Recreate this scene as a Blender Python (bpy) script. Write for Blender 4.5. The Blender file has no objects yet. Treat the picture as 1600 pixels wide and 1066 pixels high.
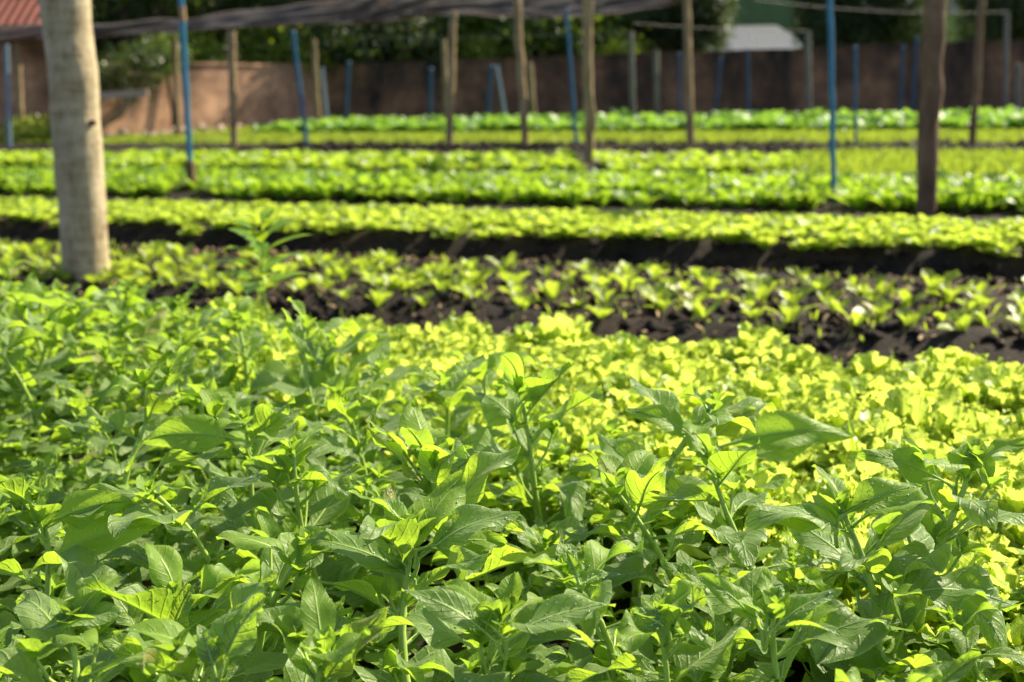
import bpy, math, random
import numpy as np
from mathutils import Vector, noise
from math import sin, cos, tan, radians as R, pi

rng = np.random.default_rng(7)
random.seed(7)
sc = bpy.context.scene
col = sc.collection

# ------------------------------------------------------------------ camera, world, sun, exposure
CAM_H, PITCH, ROLL, FPX = 1.05, R(12), R(1.27), 1920.0
cam = bpy.data.cameras.new("camera"); camo = bpy.data.objects.new("camera", cam); col.objects.link(camo)
camo.location = (0, 0, CAM_H)
cam.sensor_width = 36; cam.lens = 36 * FPX / 1600; cam.clip_end = 2000; cam.clip_start = 0.02
_f = Vector((0, cos(PITCH), -sin(PITCH))); _r0 = Vector((1, 0, 0)); _u0 = Vector((0, sin(PITCH), cos(PITCH)))
_r = _r0 * cos(ROLL) - _u0 * sin(ROLL); _u = _u0 * cos(ROLL) + _r0 * sin(ROLL)
from mathutils import Matrix
camo.rotation_euler = Matrix(((_r.x, _u.x, -_f.x), (_r.y, _u.y, -_f.y), (_r.z, _u.z, -_f.z))).to_euler()
cam.dof.use_dof = True; cam.dof.focus_distance = 1.62; cam.dof.aperture_fstop = 4.3
sc.camera = camo

SUN_AZ, SUN_EL = R(54), R(39)          # azimuth measured from +Y (view direction) towards +X (right)
world = bpy.data.worlds.new("World"); sc.world = world; world.use_nodes = True
wn = world.node_tree.nodes; wl = world.node_tree.links
sky = wn.new("ShaderNodeTexSky"); sky.sky_type = 'NISHITA'; sky.sun_disc = False
sky.sun_elevation = SUN_EL; sky.sun_rotation = SUN_AZ
wn["Background"].inputs[1].default_value = 0.08
wl.new(sky.outputs[0], wn["Background"].inputs[0])
sun = bpy.data.lights.new("sun", 'SUN'); sun.energy = 4.8; sun.angle = R(0.55); sun.color = (1, .91, .66)
suno = bpy.data.objects.new("sun", sun); col.objects.link(suno)
sd = Vector((sin(SUN_AZ) * cos(SUN_EL), cos(SUN_AZ) * cos(SUN_EL), sin(SUN_EL)))
suno.rotation_euler = sd.to_track_quat('Z', 'Y').to_euler(); suno.location = (8, 6, 12)
sc.view_settings.view_transform = 'Standard'; sc.view_settings.look = 'None'
sc.view_settings.exposure = 1.03; sc.view_settings.gamma = 1
sc.render.engine = 'CYCLES'
sc.cycles.use_denoising = True
sc.cycles.max_bounces = 8; sc.cycles.diffuse_bounces = 4; sc.cycles.transmission_bounces = 6
sc.cycles.glossy_bounces = 2; sc.cycles.transparent_max_bounces = 6
sc.cycles.sample_clamp_indirect = 6

# ------------------------------------------------------------------ picture <-> place helpers
def ray(x, y): return _f * FPX + _r * (x - 800) + _u * (533 - y)
def at(x, y, z=0.0):
    d = ray(x, y); return Vector((0, 0, CAM_H)) + d * ((z - CAM_H) / d.z)
def atY(x, y, Y):
    d = ray(x, y); return Vector((0, 0, CAM_H)) + d * (Y / d.y)
def px(p):
    v = Vector(p) - Vector((0, 0, CAM_H)); d = v.dot(_f)
    if d < .05: return (-9999, -9999)
    return 800 + FPX * v.dot(_r) / d, 533 - FPX * v.dot(_u) / d
A23 = R(23)
def st2xy(s, t): return s * sin(A23) + t * cos(A23), s * cos(A23) - t * sin(A23)
def xy2st(x, y): return x * sin(A23) + y * cos(A23), x * cos(A23) - y * sin(A23)

# ------------------------------------------------------------------ materials
def mat(name): 
    m = bpy.data.materials.new(name); m.use_nodes = True
    nt = m.node_tree; nt.nodes.clear()
    return m, nt.nodes, nt.links
def ramp(n, l, fac, stops):
    r = n.new("ShaderNodeValToRGB"); l.new(fac, r.inputs[0])
    e = r.color_ramp.elements
    while len(e) < len(stops): e.new(.5)
    for i, (p, c) in enumerate(stops): e[i].position = p; e[i].color = (*c, 1)
    return r.outputs[0]
def mth(n, l, op, a, b=None, c=None, clamp=False):
    m = n.new("ShaderNodeMath"); m.operation = op; m.use_clamp = clamp
    for i, v in enumerate((a, b, c)):
        if v is None: continue
        if isinstance(v, (int, float)): m.inputs[i].default_value = v
        else: l.new(v, m.inputs[i])
    return m.outputs[0]
def noise_t(n, l, scale, detail=4, coord=None, rough=.6):
    t = n.new("ShaderNodeTexNoise"); t.inputs['Scale'].default_value = scale
    t.inputs['Detail'].default_value = detail; t.inputs['Roughness'].default_value = rough
    if coord is not None: l.new(coord, t.inputs['Vector'])
    return t.outputs[0]

def leaf_mat(name, dark, light, trans, tmix=.45, rough=.42, veins=9, bump=.5, pucker=110, spec=.5, vein_lift=.25, trans2=None, sheen=0., rimlightw=0.):
    """leaf: mottled upper face with veins, light shining through from behind"""
    m, n, l = mat(name)
    uv = n.new("ShaderNodeUVMap"); uv.uv_map = "UVMap"
    sp = n.new("ShaderNodeSeparateXYZ"); l.new(uv.outputs[0], sp.inputs[0])
    au = mth(n, l, 'ABSOLUTE', mth(n, l, 'SUBTRACT', sp.outputs[0], .5))
    au2 = mth(n, l, 'MULTIPLY', au, 2.0)
    att = n.new("ShaderNodeAttribute"); att.attribute_name = "rnd"
    oi = n.new("ShaderNodeObjectInfo")
    tc = n.new("ShaderNodeTexCoord")
    nz = noise_t(n, l, pucker, 3, tc.outputs['Object'])
    nb = noise_t(n, l, 25, 3, tc.outputs['Object'])
    # side veins run out and forward from the midrib
    ph = mth(n, l, 'SUBTRACT', sp.outputs[1], mth(n, l, 'MULTIPLY', au2, .22))
    ph = mth(n, l, 'ADD', ph, mth(n, l, 'MULTIPLY', nb, .06))
    sn = mth(n, l, 'ABSOLUTE', mth(n, l, 'SINE', mth(n, l, 'MULTIPLY', ph, pi * veins)))
    vein = mth(n, l, 'POWER', mth(n, l, 'SUBTRACT', 1.0, sn), 5.0)
    mid = mth(n, l, 'POWER', mth(n, l, 'SUBTRACT', 1.0, au2, clamp=True), 22.0)
    vm = mth(n, l, 'MAXIMUM', mth(n, l, 'MULTIPLY', vein, .6), mid); rimlight = mth(n, l, 'MULTIPLY', mth(n, l, 'POWER', au2, 26.0), rimlightw)  # rim term paints light caught by thick leaf margins into the base colour
    f = mth(n, l, 'ADD', mth(n, l, 'MULTIPLY', att.outputs['Fac'], .55), mth(n, l, 'MULTIPLY', oi.outputs['Random'], .3))
    f = mth(n, l, 'ADD', f, mth(n, l, 'MULTIPLY', nb, .35))
    f = mth(n, l, 'SUBTRACT', f, .1, clamp=True)
    base = ramp(n, l, f, [(0, dark), (1, light)])
    old = mth(n, l, 'LESS_THAN', mth(n, l, 'ABSOLUTE', mth(n, l, 'SUBTRACT', att.outputs['Fac'], .35)), .006)
    mo = n.new("ShaderNodeMix"); mo.data_type = 'RGBA'; l.new(mth(n, l, 'MULTIPLY', old, mth(n, l, 'ADD', .35, mth(n, l, 'MULTIPLY', nb, .6))), mo.inputs[0]); l.new(base, mo.inputs[6]); mo.inputs[7].default_value = (.36, .27, .06, 1); base = mo.outputs[2]
    mx = n.new("ShaderNodeMix"); mx.data_type = 'RGBA'; l.new(mth(n, l, 'MAXIMUM', mth(n, l, 'MULTIPLY', vm, vein_lift), rimlight), mx.inputs[0])
    l.new(base, mx.inputs[6]); mx.inputs[7].default_value = (*[min(1, c * 2.2 + .03) for c in light], 1)
    bp = n.new("ShaderNodeBump"); bp.inputs['Strength'].default_value = bump; bp.inputs['Distance'].default_value = .0026
    hh = mth(n, l, 'SUBTRACT', mth(n, l, 'MULTIPLY', nz, 1.3), mth(n, l, 'MULTIPLY', vm, .9))
    l.new(hh, bp.inputs['Height'])
    pb = n.new("ShaderNodeBsdfPrincipled")
    l.new(mx.outputs[2], pb.inputs['Base Color'])
    l.new(mth(n, l, 'ADD', mth(n, l, 'MULTIPLY', nz, .2), rough - .1), pb.inputs['Roughness'])
    pb.inputs['Specular IOR Level'].default_value = spec; pb.inputs['Sheen Weight'].default_value = sheen; pb.inputs['Sheen Roughness'].default_value = .4
    l.new(bp.outputs[0], pb.inputs['Normal'])
    tr = n.new("ShaderNodeBsdfTranslucent")
    t2 = trans2 or tuple(c * .62 for c in trans)
    tcol = ramp(n, l, f, [(0, t2), (1, trans)])
    mt = n.new("ShaderNodeMix"); mt.data_type = 'RGBA'; l.new(mth(n, l, 'MULTIPLY', vm, .35), mt.inputs[0])
    l.new(tcol, mt.inputs[6]); mt.inputs[7].default_value = (*[c * .55 for c in trans], 1)
    l.new(mt.outputs[2], tr.inputs[0]); l.new(bp.outputs[0], tr.inputs['Normal'])
    mxs = n.new("ShaderNodeMixShader"); mxs.inputs[0].default_value = tmix
    l.new(pb.outputs[0], mxs.inputs[1]); l.new(tr.outputs[0], mxs.inputs[2])
    o = n.new("ShaderNodeOutputMaterial"); l.new(mxs.outputs[0], o.inputs[0])
    return m

def surf_mat(name, stops, scale=4, rough=.8, bump=.3, bscale=30, stretch=(1, 1, 1), bdist=.01, spec=.3, detail=6):
    m, n, l = mat(name)
    tc = n.new("ShaderNodeTexCoord"); mp = n.new("ShaderNodeMapping"); mp.inputs['Scale'].default_value = stretch
    l.new(tc.outputs['Object'], mp.inputs[0])
    a = noise_t(n, l, scale, detail, mp.outputs[0], .65)
    b = noise_t(n, l, bscale, 5, mp.outputs[0])
    pb = n.new("ShaderNodeBsdfPrincipled")
    l.new(ramp(n, l, a, stops), pb.inputs['Base Color'])
    pb.inputs['Roughness'].default_value = rough; pb.inputs['Specular IOR Level'].default_value = spec
    bp = n.new("ShaderNodeBump"); bp.inputs['Strength'].default_value = bump; bp.inputs['Distance'].default_value = bdist
    l.new(b, bp.inputs['Height']); l.new(bp.outputs[0], pb.inputs['Normal'])
    o = n.new("ShaderNodeOutputMaterial"); l.new(pb.outputs[0], o.inputs[0])
    return m

M = {}
M['spinach'] = leaf_mat('spinach leaf', (.125, .21, .05), (.31, .425, .15), (.66, .88, .055), .53, .47, 8, .9, 70, .5, trans2=(.38, .60, .03), sheen=.25, rimlightw=.6)
M['tip'] = leaf_mat('young spinach leaf', (.15, .26, .035), (.26, .38, .06), (.60, .88, .07), .5, .5, 8, .4, 130, .4)
M['lettuce'] = leaf_mat('frilly lettuce leaf', (.32, .50, .06), (.50, .66, .12), (.84, .98, .15), .68, .34, 7, .6, 70, .6)
M['seedling'] = leaf_mat('lettuce seedling leaf', (.24, .36, .035), (.40, .50, .06), (.72, .92, .07), .5, .36, 6, .5, 60, .6)
M['young'] = leaf_mat('young lettuce leaf', (.30, .44, .04), (.48, .61, .08), (.78, .95, .10), .6, .36, 6, .5, 50, .6)
M['chicory'] = leaf_mat('chicory leaf', (.085, .20, .02), (.24, .42, .04), (.58, .84, .05), .5, .42, 6, .5, 40, .7)
M['endive'] = leaf_mat('endive leaf', (.15, .30, .025), (.34, .50, .05), (.68, .90, .06), .52, .42, 6, .5, 40, .6)
M['kale'] = leaf_mat('collard leaf', (.08, .22, .04), (.20, .40, .08), (.44, .74, .08), .45, .45, 6, .5, 30, .6)
M['grass'] = leaf_mat('low grass', (.17, .27, .03), (.32, .42, .05), (.60, .76, .06), .45, .5, 3, .2, 40, .3)
M['weed'] = leaf_mat('weed leaf', (.12, .26, .02), (.22, .38, .04), (.58, .78, .04), .48, .4, 9, .5, 90, .5)
M['stem'] = surf_mat('stem', [(.3, (.30, .44, .08)), (.7, (.46, .60, .15))], 60, .45, .2, 200, (1, 1, .2), .001, .4)
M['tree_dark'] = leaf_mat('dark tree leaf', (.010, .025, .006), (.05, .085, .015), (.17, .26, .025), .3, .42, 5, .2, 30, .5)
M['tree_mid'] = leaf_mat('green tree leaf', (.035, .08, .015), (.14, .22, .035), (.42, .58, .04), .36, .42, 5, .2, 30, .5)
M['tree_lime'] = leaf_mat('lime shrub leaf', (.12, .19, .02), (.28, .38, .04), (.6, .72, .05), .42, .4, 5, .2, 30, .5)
M['bark'] = surf_mat('bark', [(.3, (.03, .02, .014)), (.7, (.10, .07, .05))], 8, .9, .6, 30, (1, 1, .2), .03)

m, n, l = mat('water drop')
pb = n.new("ShaderNodeBsdfPrincipled"); pb.inputs['Roughness'].default_value = .03
pb.inputs['Base Color'].default_value = (.75, .85, .7, 1); pb.inputs['Transmission Weight'].default_value = .8; pb.inputs['IOR'].default_value = 1.33
pb.inputs['Coat Weight'].default_value = 1.0; pb.inputs['Coat Roughness'].default_value = .05
o = n.new("ShaderNodeOutputMaterial"); l.new(pb.outputs[0], o.inputs[0]); M['drop'] = m

# soil: black damp crumbs with browner dry patches
m, n, l = mat('soil')
tc = n.new("ShaderNodeTexCoord")
a = noise_t(n, l, 1.4, 5, tc.outputs['Object']); b = noise_t(n, l, 22, 8, tc.outputs['Object'], .75); c = noise_t(n, l, 120, 4, tc.outputs['Object'], .7)
f = mth(n, l, 'ADD', mth(n, l, 'MULTIPLY', a, .55), mth(n, l, 'MULTIPLY', b, .5))
pb = n.new("ShaderNodeBsdfPrincipled")
l.new(ramp(n, l, f, [(.38, (.009, .0055, .0035)), (.52, (.026, .015, .009)), (.62, (.07, .038, .023)), (.74, (.18, .10, .06))]), pb.inputs['Base Color'])
pb.inputs['Roughness'].default_value = .85; pb.inputs['Specular IOR Level'].default_value = .35
bp = n.new("ShaderNodeBump"); bp.inputs['Strength'].default_value = 1.0; bp.inputs['Distance'].default_value = .035
l.new(mth(n, l, 'ADD', b, mth(n, l, 'MULTIPLY', c, .5)), bp.inputs['Height']); l.new(bp.outputs[0], pb.inputs['Normal'])
o = n.new("ShaderNodeOutputMaterial"); l.new(pb.outputs[0], o.inputs[0]); M['soil'] = m

# smooth pale eucalyptus-like bark with brown patches in vertical streaks
m, n, l = mat('pale bark')
tc = n.new("ShaderNodeTexCoord"); mp = n.new("ShaderNodeMapping"); mp.inputs['Scale'].default_value = (1, 1, .35); l.new(tc.outputs['Object'], mp.inputs[0])
a = noise_t(n, l, 9, 6, mp.outputs[0], .62); b = noise_t(n, l, 45, 5, mp.outputs[0], .6)
mp2 = n.new("ShaderNodeMapping"); mp2.inputs['Scale'].default_value = (1, 1, 4); l.new(tc.outputs['Object'], mp2.inputs[0])
c = noise_t(n, l, 7, 5, mp2.outputs[0], .6)
f = mth(n, l, 'ADD', mth(n, l, 'MULTIPLY', a, .6), mth(n, l, 'MULTIPLY', c, .4))
f = mth(n, l, 'ADD', f, mth(n, l, 'MULTIPLY', mth(n, l, 'SUBTRACT', b, .5), .3))
pb = n.new("ShaderNodeBsdfPrincipled")
l.new(ramp(n, l, f, [(.36, (.22, .145, .075)), (.45, (.38, .29, .17)), (.56, (.51, .41, .26)), (.68, (.64, .53, .36))]), pb.inputs['Base Color'])
pb.inputs['Roughness'].default_value = .75
bp = n.new("ShaderNodeBump"); bp.inputs['Strength'].default_value = .5; bp.inputs['Distance'].default_value = .008
l.new(mth(n, l, 'ADD', b, c), bp.inputs['Height']); l.new(bp.outputs[0], pb.inputs['Normal'])
o = n.new("ShaderNodeOutputMaterial"); l.new(pb.outputs[0], o.inputs[0]); M['palebark'] = m
M['brownbark'] = surf_mat('brown bark', [(.3, (.10, .055, .03)), (.5, (.20, .12, .07)), (.7, (.34, .22, .13))], 7, .85, .6, 40, (1, 1, .4), .01)
M['polewood'] = surf_mat('weathered pole wood', [(.3, (.19, .12, .06)), (.5, (.33, .23, .12)), (.72, (.50, .37, .21))], 9, .8, .5, 50, (1, 1, .25), .006)
M['greywood'] = surf_mat('grey pole wood', [(.3, (.12, .11, .09)), (.7, (.27, .25, .20))], 9, .8, .5, 50, (1, 1, .25), .006)
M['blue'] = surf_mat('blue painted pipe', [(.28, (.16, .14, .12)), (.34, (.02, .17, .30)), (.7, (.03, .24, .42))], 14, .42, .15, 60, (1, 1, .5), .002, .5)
M['shadeblue'] = surf_mat('shade darkened blue pipe', [(.3, (.012, .05, .10)), (.7, (.02, .09, .18))], 14, .5, .15, 60, (1, 1, .5), .002, .4)  # darker copy of the blue paint; shade on the far pipes put into colour
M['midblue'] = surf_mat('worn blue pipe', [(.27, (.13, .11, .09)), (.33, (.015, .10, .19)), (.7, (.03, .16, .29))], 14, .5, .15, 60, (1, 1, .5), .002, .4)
M['palepipe'] = surf_mat('pale grey blue pipe', [(.3, (.13, .20, .27)), (.7, (.24, .33, .42))], 14, .5, .1, 60, (1, 1, .5), .002, .5)
M['wire'] = surf_mat('galvanised wire', [(.3, (.14, .13, .12)), (.7, (.26, .25, .22))], 20, .5, .1, 60)
M['pinkish'] = surf_mat('pinkish render', [(.3, (.45, .22, .20)), (.7, (.62, .36, .32))], 3)
M['plank'] = surf_mat('sun bleached plank', [(.3, (.36, .25, .19)), (.7, (.60, .46, .38))], 6, .8, .3, 40, (.2, 1, 1))
M['greenwall'] = surf_mat('green painted wall', [(.3, (.10, .17, .07)), (.7, (.14, .22, .09))], 1.5, .8, .1)
M['limewall'] = surf_mat('lime painted wall', [(.3, (.30, .42, .10)), (.7, (.40, .52, .15))], 1.5, .8, .1)
M['palewall'] = surf_mat('pale painted wall', [(.3, (.42, .38, .33)), (.7, (.58, .54, .48))], 1.5, .8, .1)
M['straw'] = surf_mat('dry straw', [(.3, (.30, .16, .08)), (.7, (.55, .38, .22))], 30, .8, .1)

# walls: brick under thin dirty render
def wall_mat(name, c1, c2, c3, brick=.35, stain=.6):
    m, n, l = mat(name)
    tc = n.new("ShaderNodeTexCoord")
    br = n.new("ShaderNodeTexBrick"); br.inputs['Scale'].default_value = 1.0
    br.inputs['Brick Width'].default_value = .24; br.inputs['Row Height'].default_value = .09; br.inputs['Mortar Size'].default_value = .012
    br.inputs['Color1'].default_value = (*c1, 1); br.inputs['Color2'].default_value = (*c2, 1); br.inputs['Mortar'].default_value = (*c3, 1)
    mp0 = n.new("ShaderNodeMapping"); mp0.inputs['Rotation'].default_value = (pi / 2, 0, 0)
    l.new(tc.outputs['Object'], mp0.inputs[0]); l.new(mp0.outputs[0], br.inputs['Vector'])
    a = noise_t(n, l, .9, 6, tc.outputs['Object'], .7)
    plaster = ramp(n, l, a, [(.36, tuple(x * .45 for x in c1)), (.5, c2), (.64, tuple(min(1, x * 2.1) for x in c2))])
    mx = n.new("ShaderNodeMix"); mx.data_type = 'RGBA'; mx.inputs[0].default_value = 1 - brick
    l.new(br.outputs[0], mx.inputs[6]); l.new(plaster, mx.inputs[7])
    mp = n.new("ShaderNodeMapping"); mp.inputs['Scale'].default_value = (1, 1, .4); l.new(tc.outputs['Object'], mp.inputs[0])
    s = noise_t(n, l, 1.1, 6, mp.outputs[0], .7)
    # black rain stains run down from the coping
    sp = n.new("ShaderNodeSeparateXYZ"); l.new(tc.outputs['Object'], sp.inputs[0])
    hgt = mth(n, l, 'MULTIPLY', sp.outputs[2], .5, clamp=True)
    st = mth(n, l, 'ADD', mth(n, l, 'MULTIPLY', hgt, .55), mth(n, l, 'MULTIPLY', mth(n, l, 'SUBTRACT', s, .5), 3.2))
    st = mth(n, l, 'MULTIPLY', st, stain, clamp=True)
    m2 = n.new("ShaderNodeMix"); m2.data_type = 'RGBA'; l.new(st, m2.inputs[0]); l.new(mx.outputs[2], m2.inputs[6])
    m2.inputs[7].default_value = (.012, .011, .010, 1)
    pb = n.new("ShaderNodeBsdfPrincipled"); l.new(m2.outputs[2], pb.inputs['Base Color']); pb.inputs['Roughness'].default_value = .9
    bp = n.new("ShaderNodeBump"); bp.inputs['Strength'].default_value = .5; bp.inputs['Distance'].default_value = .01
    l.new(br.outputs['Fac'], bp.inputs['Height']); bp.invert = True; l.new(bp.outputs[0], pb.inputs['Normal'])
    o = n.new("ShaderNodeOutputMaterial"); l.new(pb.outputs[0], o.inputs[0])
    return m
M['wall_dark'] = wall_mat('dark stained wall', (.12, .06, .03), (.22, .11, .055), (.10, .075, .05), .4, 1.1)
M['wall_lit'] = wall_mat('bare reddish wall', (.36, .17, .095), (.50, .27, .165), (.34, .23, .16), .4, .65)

# shade net: fine woven cloth with see-through gaps
m, n, l = mat('shade net')
tc = n.new("ShaderNodeTexCoord"); a = noise_t(n, l, 3, 5, tc.outputs['Object'])
pb = n.new("ShaderNodeBsdfPrincipled"); l.new(ramp(n, l, a, [(.3, (.07, .062, .06)), (.7, (.16, .14, .135))]), pb.inputs['Base Color']); pb.inputs['Roughness'].default_value = .7
tr = n.new("ShaderNodeBsdfTranslucent"); tr.inputs[0].default_value = (.30, .23, .21, 1)
tp = n.new("ShaderNodeBsdfTransparent")
x1 = n.new("ShaderNodeMixShader"); x1.inputs[0].default_value = .4; l.new(pb.outputs[0], x1.inputs[1]); l.new(tr.outputs[0], x1.inputs[2])
x2 = n.new("ShaderNodeMixShader"); x2.inputs[0].default_value = .24; l.new(x1.outputs[0], x2.inputs[1]); l.new(tp.outputs[0], x2.inputs[2])
o = n.new("ShaderNodeOutputMaterial"); l.new(x2.outputs[0], o.inputs[0]); M['net'] = m

# corrugated metal and clay tiles
def ribbed(name, c1, c2, freq, axis=0, rough=.5, metal=0):
    m, n, l = mat(name)
    tc = n.new("ShaderNodeTexCoord"); sp = n.new("ShaderNodeSeparateXYZ"); l.new(tc.outputs['Object'], sp.inputs[0])
    w = mth(n, l, 'SINE', mth(n, l, 'MULTIPLY', sp.outputs[axis], freq))
    a = noise_t(n, l, 5, 5, tc.outputs['Object'])
    pb = n.new("ShaderNodeBsdfPrincipled"); l.new(ramp(n, l, a, [(.3, c1), (.7, c2)]), pb.inputs['Base Color'])
    pb.inputs['Roughness'].default_value = rough; pb.inputs['Metallic'].default_value = metal
    bp = n.new("ShaderNodeBump"); bp.inputs['Strength'].default_value = .8; bp.inputs['Distance'].default_value = .04
    l.new(w, bp.inputs['Height']); l.new(bp.outputs[0], pb.inputs['Normal'])
    o = n.new("ShaderNodeOutputMaterial"); l.new(pb.outputs[0], o.inputs[0]); return m
M['metalroof'] = ribbed('corrugated grey roof', (.09, .10, .12), (.15, .16, .19), 40)
M['tiles'] = ribbed('red clay tiles', (.20, .05, .03), (.32, .085, .05), 28, 0, .8)

# ------------------------------------------------------------------ mesh helpers
class MB:
    def __init__(s): s.v = []; s.f = []; s.uv = []; s.r = []; s.m = []; s.n = 0
    def add(s, verts, faces, uvs=None, rnd=0.5, mi=0):
        verts = np.asarray(verts, float); k = len(verts)
        s.v.append(verts); fa = np.asarray(faces, int) + s.n; s.f.append(fa); s.n += k
        s.uv.append(np.asarray(uvs, float) if uvs is not None else np.zeros((k, 2)))
        s.r.append(np.full(k, rnd)); s.m.append(np.full(len(fa), mi))
    def mesh(s, name, mats, smooth=True):
        V = np.concatenate(s.v); UV = np.concatenate(s.uv); RN = np.concatenate(s.r)
        me = bpy.data.meshes.new(name)
        quads = [f for f in s.f]; nl = sum(f.size for f in quads); nf = sum(len(f) for f in quads)
        me.vertices.add(len(V)); me.vertices.foreach_set('co', V.ravel())
        me.loops.add(nl); li = np.concatenate([f.ravel() for f in quads]); me.loops.foreach_set('vertex_index', li)
        tot = np.concatenate([np.full(len(f), f.shape[1]) for f in quads]); st = np.concatenate([[0], np.cumsum(tot)[:-1]])
        me.polygons.add(nf); me.polygons.foreach_set('loop_start', st)
        me.polygons.foreach_set('material_index', np.concatenate(s.m))
        me.polygons.foreach_set('use_smooth', np.full(nf, smooth))
        me.update(calc_edges=True)
        u = me.uv_layers.new(name="UVMap"); u.data.foreach_set('uv', UV[li].ravel())
        at_ = me.attributes.new("rnd", 'FLOAT', 'POINT'); at_.data.foreach_set('value', RN)
        for mm in mats: me.materials.append(mm)
        return me
def gridf(nv, nu, base=0, closed=False):
    f = []
    for i in range(nv - 1):
        for j in range(nu if closed else nu - 1):
            a = i * nu + j; b = i * nu + (j + 1) % nu
            f.append((a, b, b + nu, a + nu))
    return f
_gc = {}
def gf(nv, nu, closed=False):
    k = (nv, nu, closed)
    if k not in _gc: _gc[k] = gridf(nv, nu, 0, closed)
    return _gc[k]

PROF = {
 'spinach': ([0, .09, .17, .25, .33, .42, .55, .7, .84, .94, .985, 1], [.06, .07, .15, .42, .82, 1, .86, .62, .40, .24, .13, .03]),
 'lance':   ([0, .1, .3, .5, .7, .9, 1], [.12, .2, .75, 1, .8, .32, .04]),
 'small':   ([0, .1, .3, .5, .75, .92, 1], [.15, .3, .85, 1, .75, .35, .05]),
 'fan':     ([0, .1, .3, .5, .7, .88, .97, 1], [.14, .2, .42, .72, .95, 1, .8, .5]),
 'oval':    ([0, .15, .3, .5, .75, .92, 1], [.09, .12, .42, .9, 1, .68, .25]),
 'tongue':  ([0, .1, .3, .5, .75, .92, 1], [.14, .18, .35, .62, 1, .8, .3]),
 'blade':   ([0, .3, .7, 1], [.6, 1, .7, .04]),
}
def leaf(mb, p, az, el, L, W, bend=.6, fold=.3, wave=.1, wf=2.0, twist=0., prof='spinach', nu=7, nv=10, mi=0, rnd=None, lat=0., roll=.0, ruf=0, rf=5., roll0=0.):
    """one leaf laid along an arching midrib; returns midrib points and frames"""
    v = np.linspace(0, 1, nv); u = np.linspace(-1, 1, nu)
    e = el - bend * v ** 1.3
    azv = az + lat * v
    T = np.stack([np.cos(e) * np.cos(azv), np.cos(e) * np.sin(azv), np.sin(e)], 1)
    S = np.stack([-np.sin(azv), np.cos(azv), 0 * v], 1)
    N = np.cross(T, S)
    N /= np.linalg.norm(N, axis=1)[:, None]
    tw = roll0 + twist * v
    S2 = S * np.cos(tw)[:, None] + N * np.sin(tw)[:, None]; N2 = N * np.cos(tw)[:, None] - S * np.sin(tw)[:, None]
    mid = np.zeros((nv, 3)); mid[1:] = np.cumsum((T[1:] + T[:-1]) / 2 * (L / (nv - 1)), 0); mid += np.asarray(p)
    w = W * np.interp(v, *PROF[prof])
    phs = rng.uniform(0, 6.28, 3)
    uu = np.abs(u)[None, :]
    fo = fold * (1 - .35 * v)[:, None]
    ua = np.sqrt(uu ** 2 + .01) - .1
    X = u[None, :] * w[:, None] * np.cos(fo)
    side = np.sign(u)[None, :]
    H = ua * w[:, None] * np.sin(fo)
    H += wave * W * uu ** 1.5 * np.sin(6.28 * wf * v[:, None] + phs[0] + side * phs[1]) * np.minimum(1, v * 4)[:, None]
    H += .12 * wave * W * np.sin(9 * v[:, None] + 4 * u[None, :] + phs[2])
    H -= roll * w[:, None] * np.clip(uu - .55, 0, 1) ** 2 * 3
    if ruf:
        edge = np.maximum(uu * 1.0, (np.clip(v[:, None] - .55, 0, 1) / .45) ** 1.5) ** 2
        edge = edge * np.minimum(1, v * 2.2)[:, None]
        q = rf * (v[:, None] * 2.2 + uu * .9 * side)
        H += ruf * W * edge * np.sin(q * 3.1 + phs[0])
        X = X * (1 + .12 * edge * np.sin(q * 2.3 + phs[1]))
    Vv = mid[:, None, :] + S2[:, None, :] * X[..., None] + N2[:, None, :] * H[..., None]
    if ruf:
        Vv = Vv + (T[:, None, :] * (ruf * .4 * W * edge * np.sin(q * 2.7 + phs[2]))[..., None])
    UV = np.stack([np.broadcast_to((u + 1) / 2, (nv, nu)), np.broadcast_to(v[:, None], (nv, nu))], -1)
    mb.add(Vv.reshape(-1, 3), gf(nv, nu), UV.reshape(-1, 2), rng.uniform() if rnd is None else rnd, mi)
    return Vv, N2
def tube(mb, pts, rad, sides=6, mi=0, rnd=.5, cap=True):
    pts = [Vector(q) for q in pts]; k = len(pts)
    if not hasattr(rad, '__len__'): rad = [rad] * k
    vs = []
    ref = None
    for i, q in enumerate(pts):
        t = (pts[min(i + 1, k - 1)] - pts[max(i - 1, 0)]).normalized()
        if ref is None: ref = Vector((1, 0, 0)) if abs(t.x) < .8 else Vector((0, 1, 0))
        a = (ref - t * ref.dot(t)).normalized(); b = t.cross(a); ref = a
        for j in range(sides):
            g = 2 * pi * j / sides; r = rad[i]
            if callable(r): r = r(g)
            vs.append(q + (a * cos(g) + b * sin(g)) * r)
    mb.add([tuple(x) for x in vs], gf(k, sides, True), None, rnd, mi)
    if cap:
        for s0 in (0, k - 1):
            base = s0 * sides; c = pts[s0]
            ring = vs[base:base + sides]
            vv = [tuple(x) for x in ring] + [tuple(c)]
            mb.add(vv, [(j, (j + 1) % sides, sides) if s0 else ((j + 1) % sides, j, sides) for j in range(sides)], None, rnd, mi)
def box(mb, a, b, mi=0, rot=None):
    (x0, y0, z0), (x1, y1, z1) = a, b
    vs = [(x0, y0, z0), (x1, y0, z0), (x1, y1, z0), (x0, y1, z0), (x0, y0, z1), (x1, y0, z1), (x1, y1, z1), (x0, y1, z1)]
    mb.add(vs, [(0, 3, 2, 1), (4, 5, 6, 7), (0, 1, 5, 4), (1, 2, 6, 5), (2, 3, 7, 6), (3, 0, 4, 7)], None, .5, mi)
def obj(name, me, parent=None, loc=None):
    o = bpy.data.objects.new(name, me); col.objects.link(o)
    if parent is not None: o.parent = parent
    if loc is not None: o.location = loc
    return o
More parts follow.
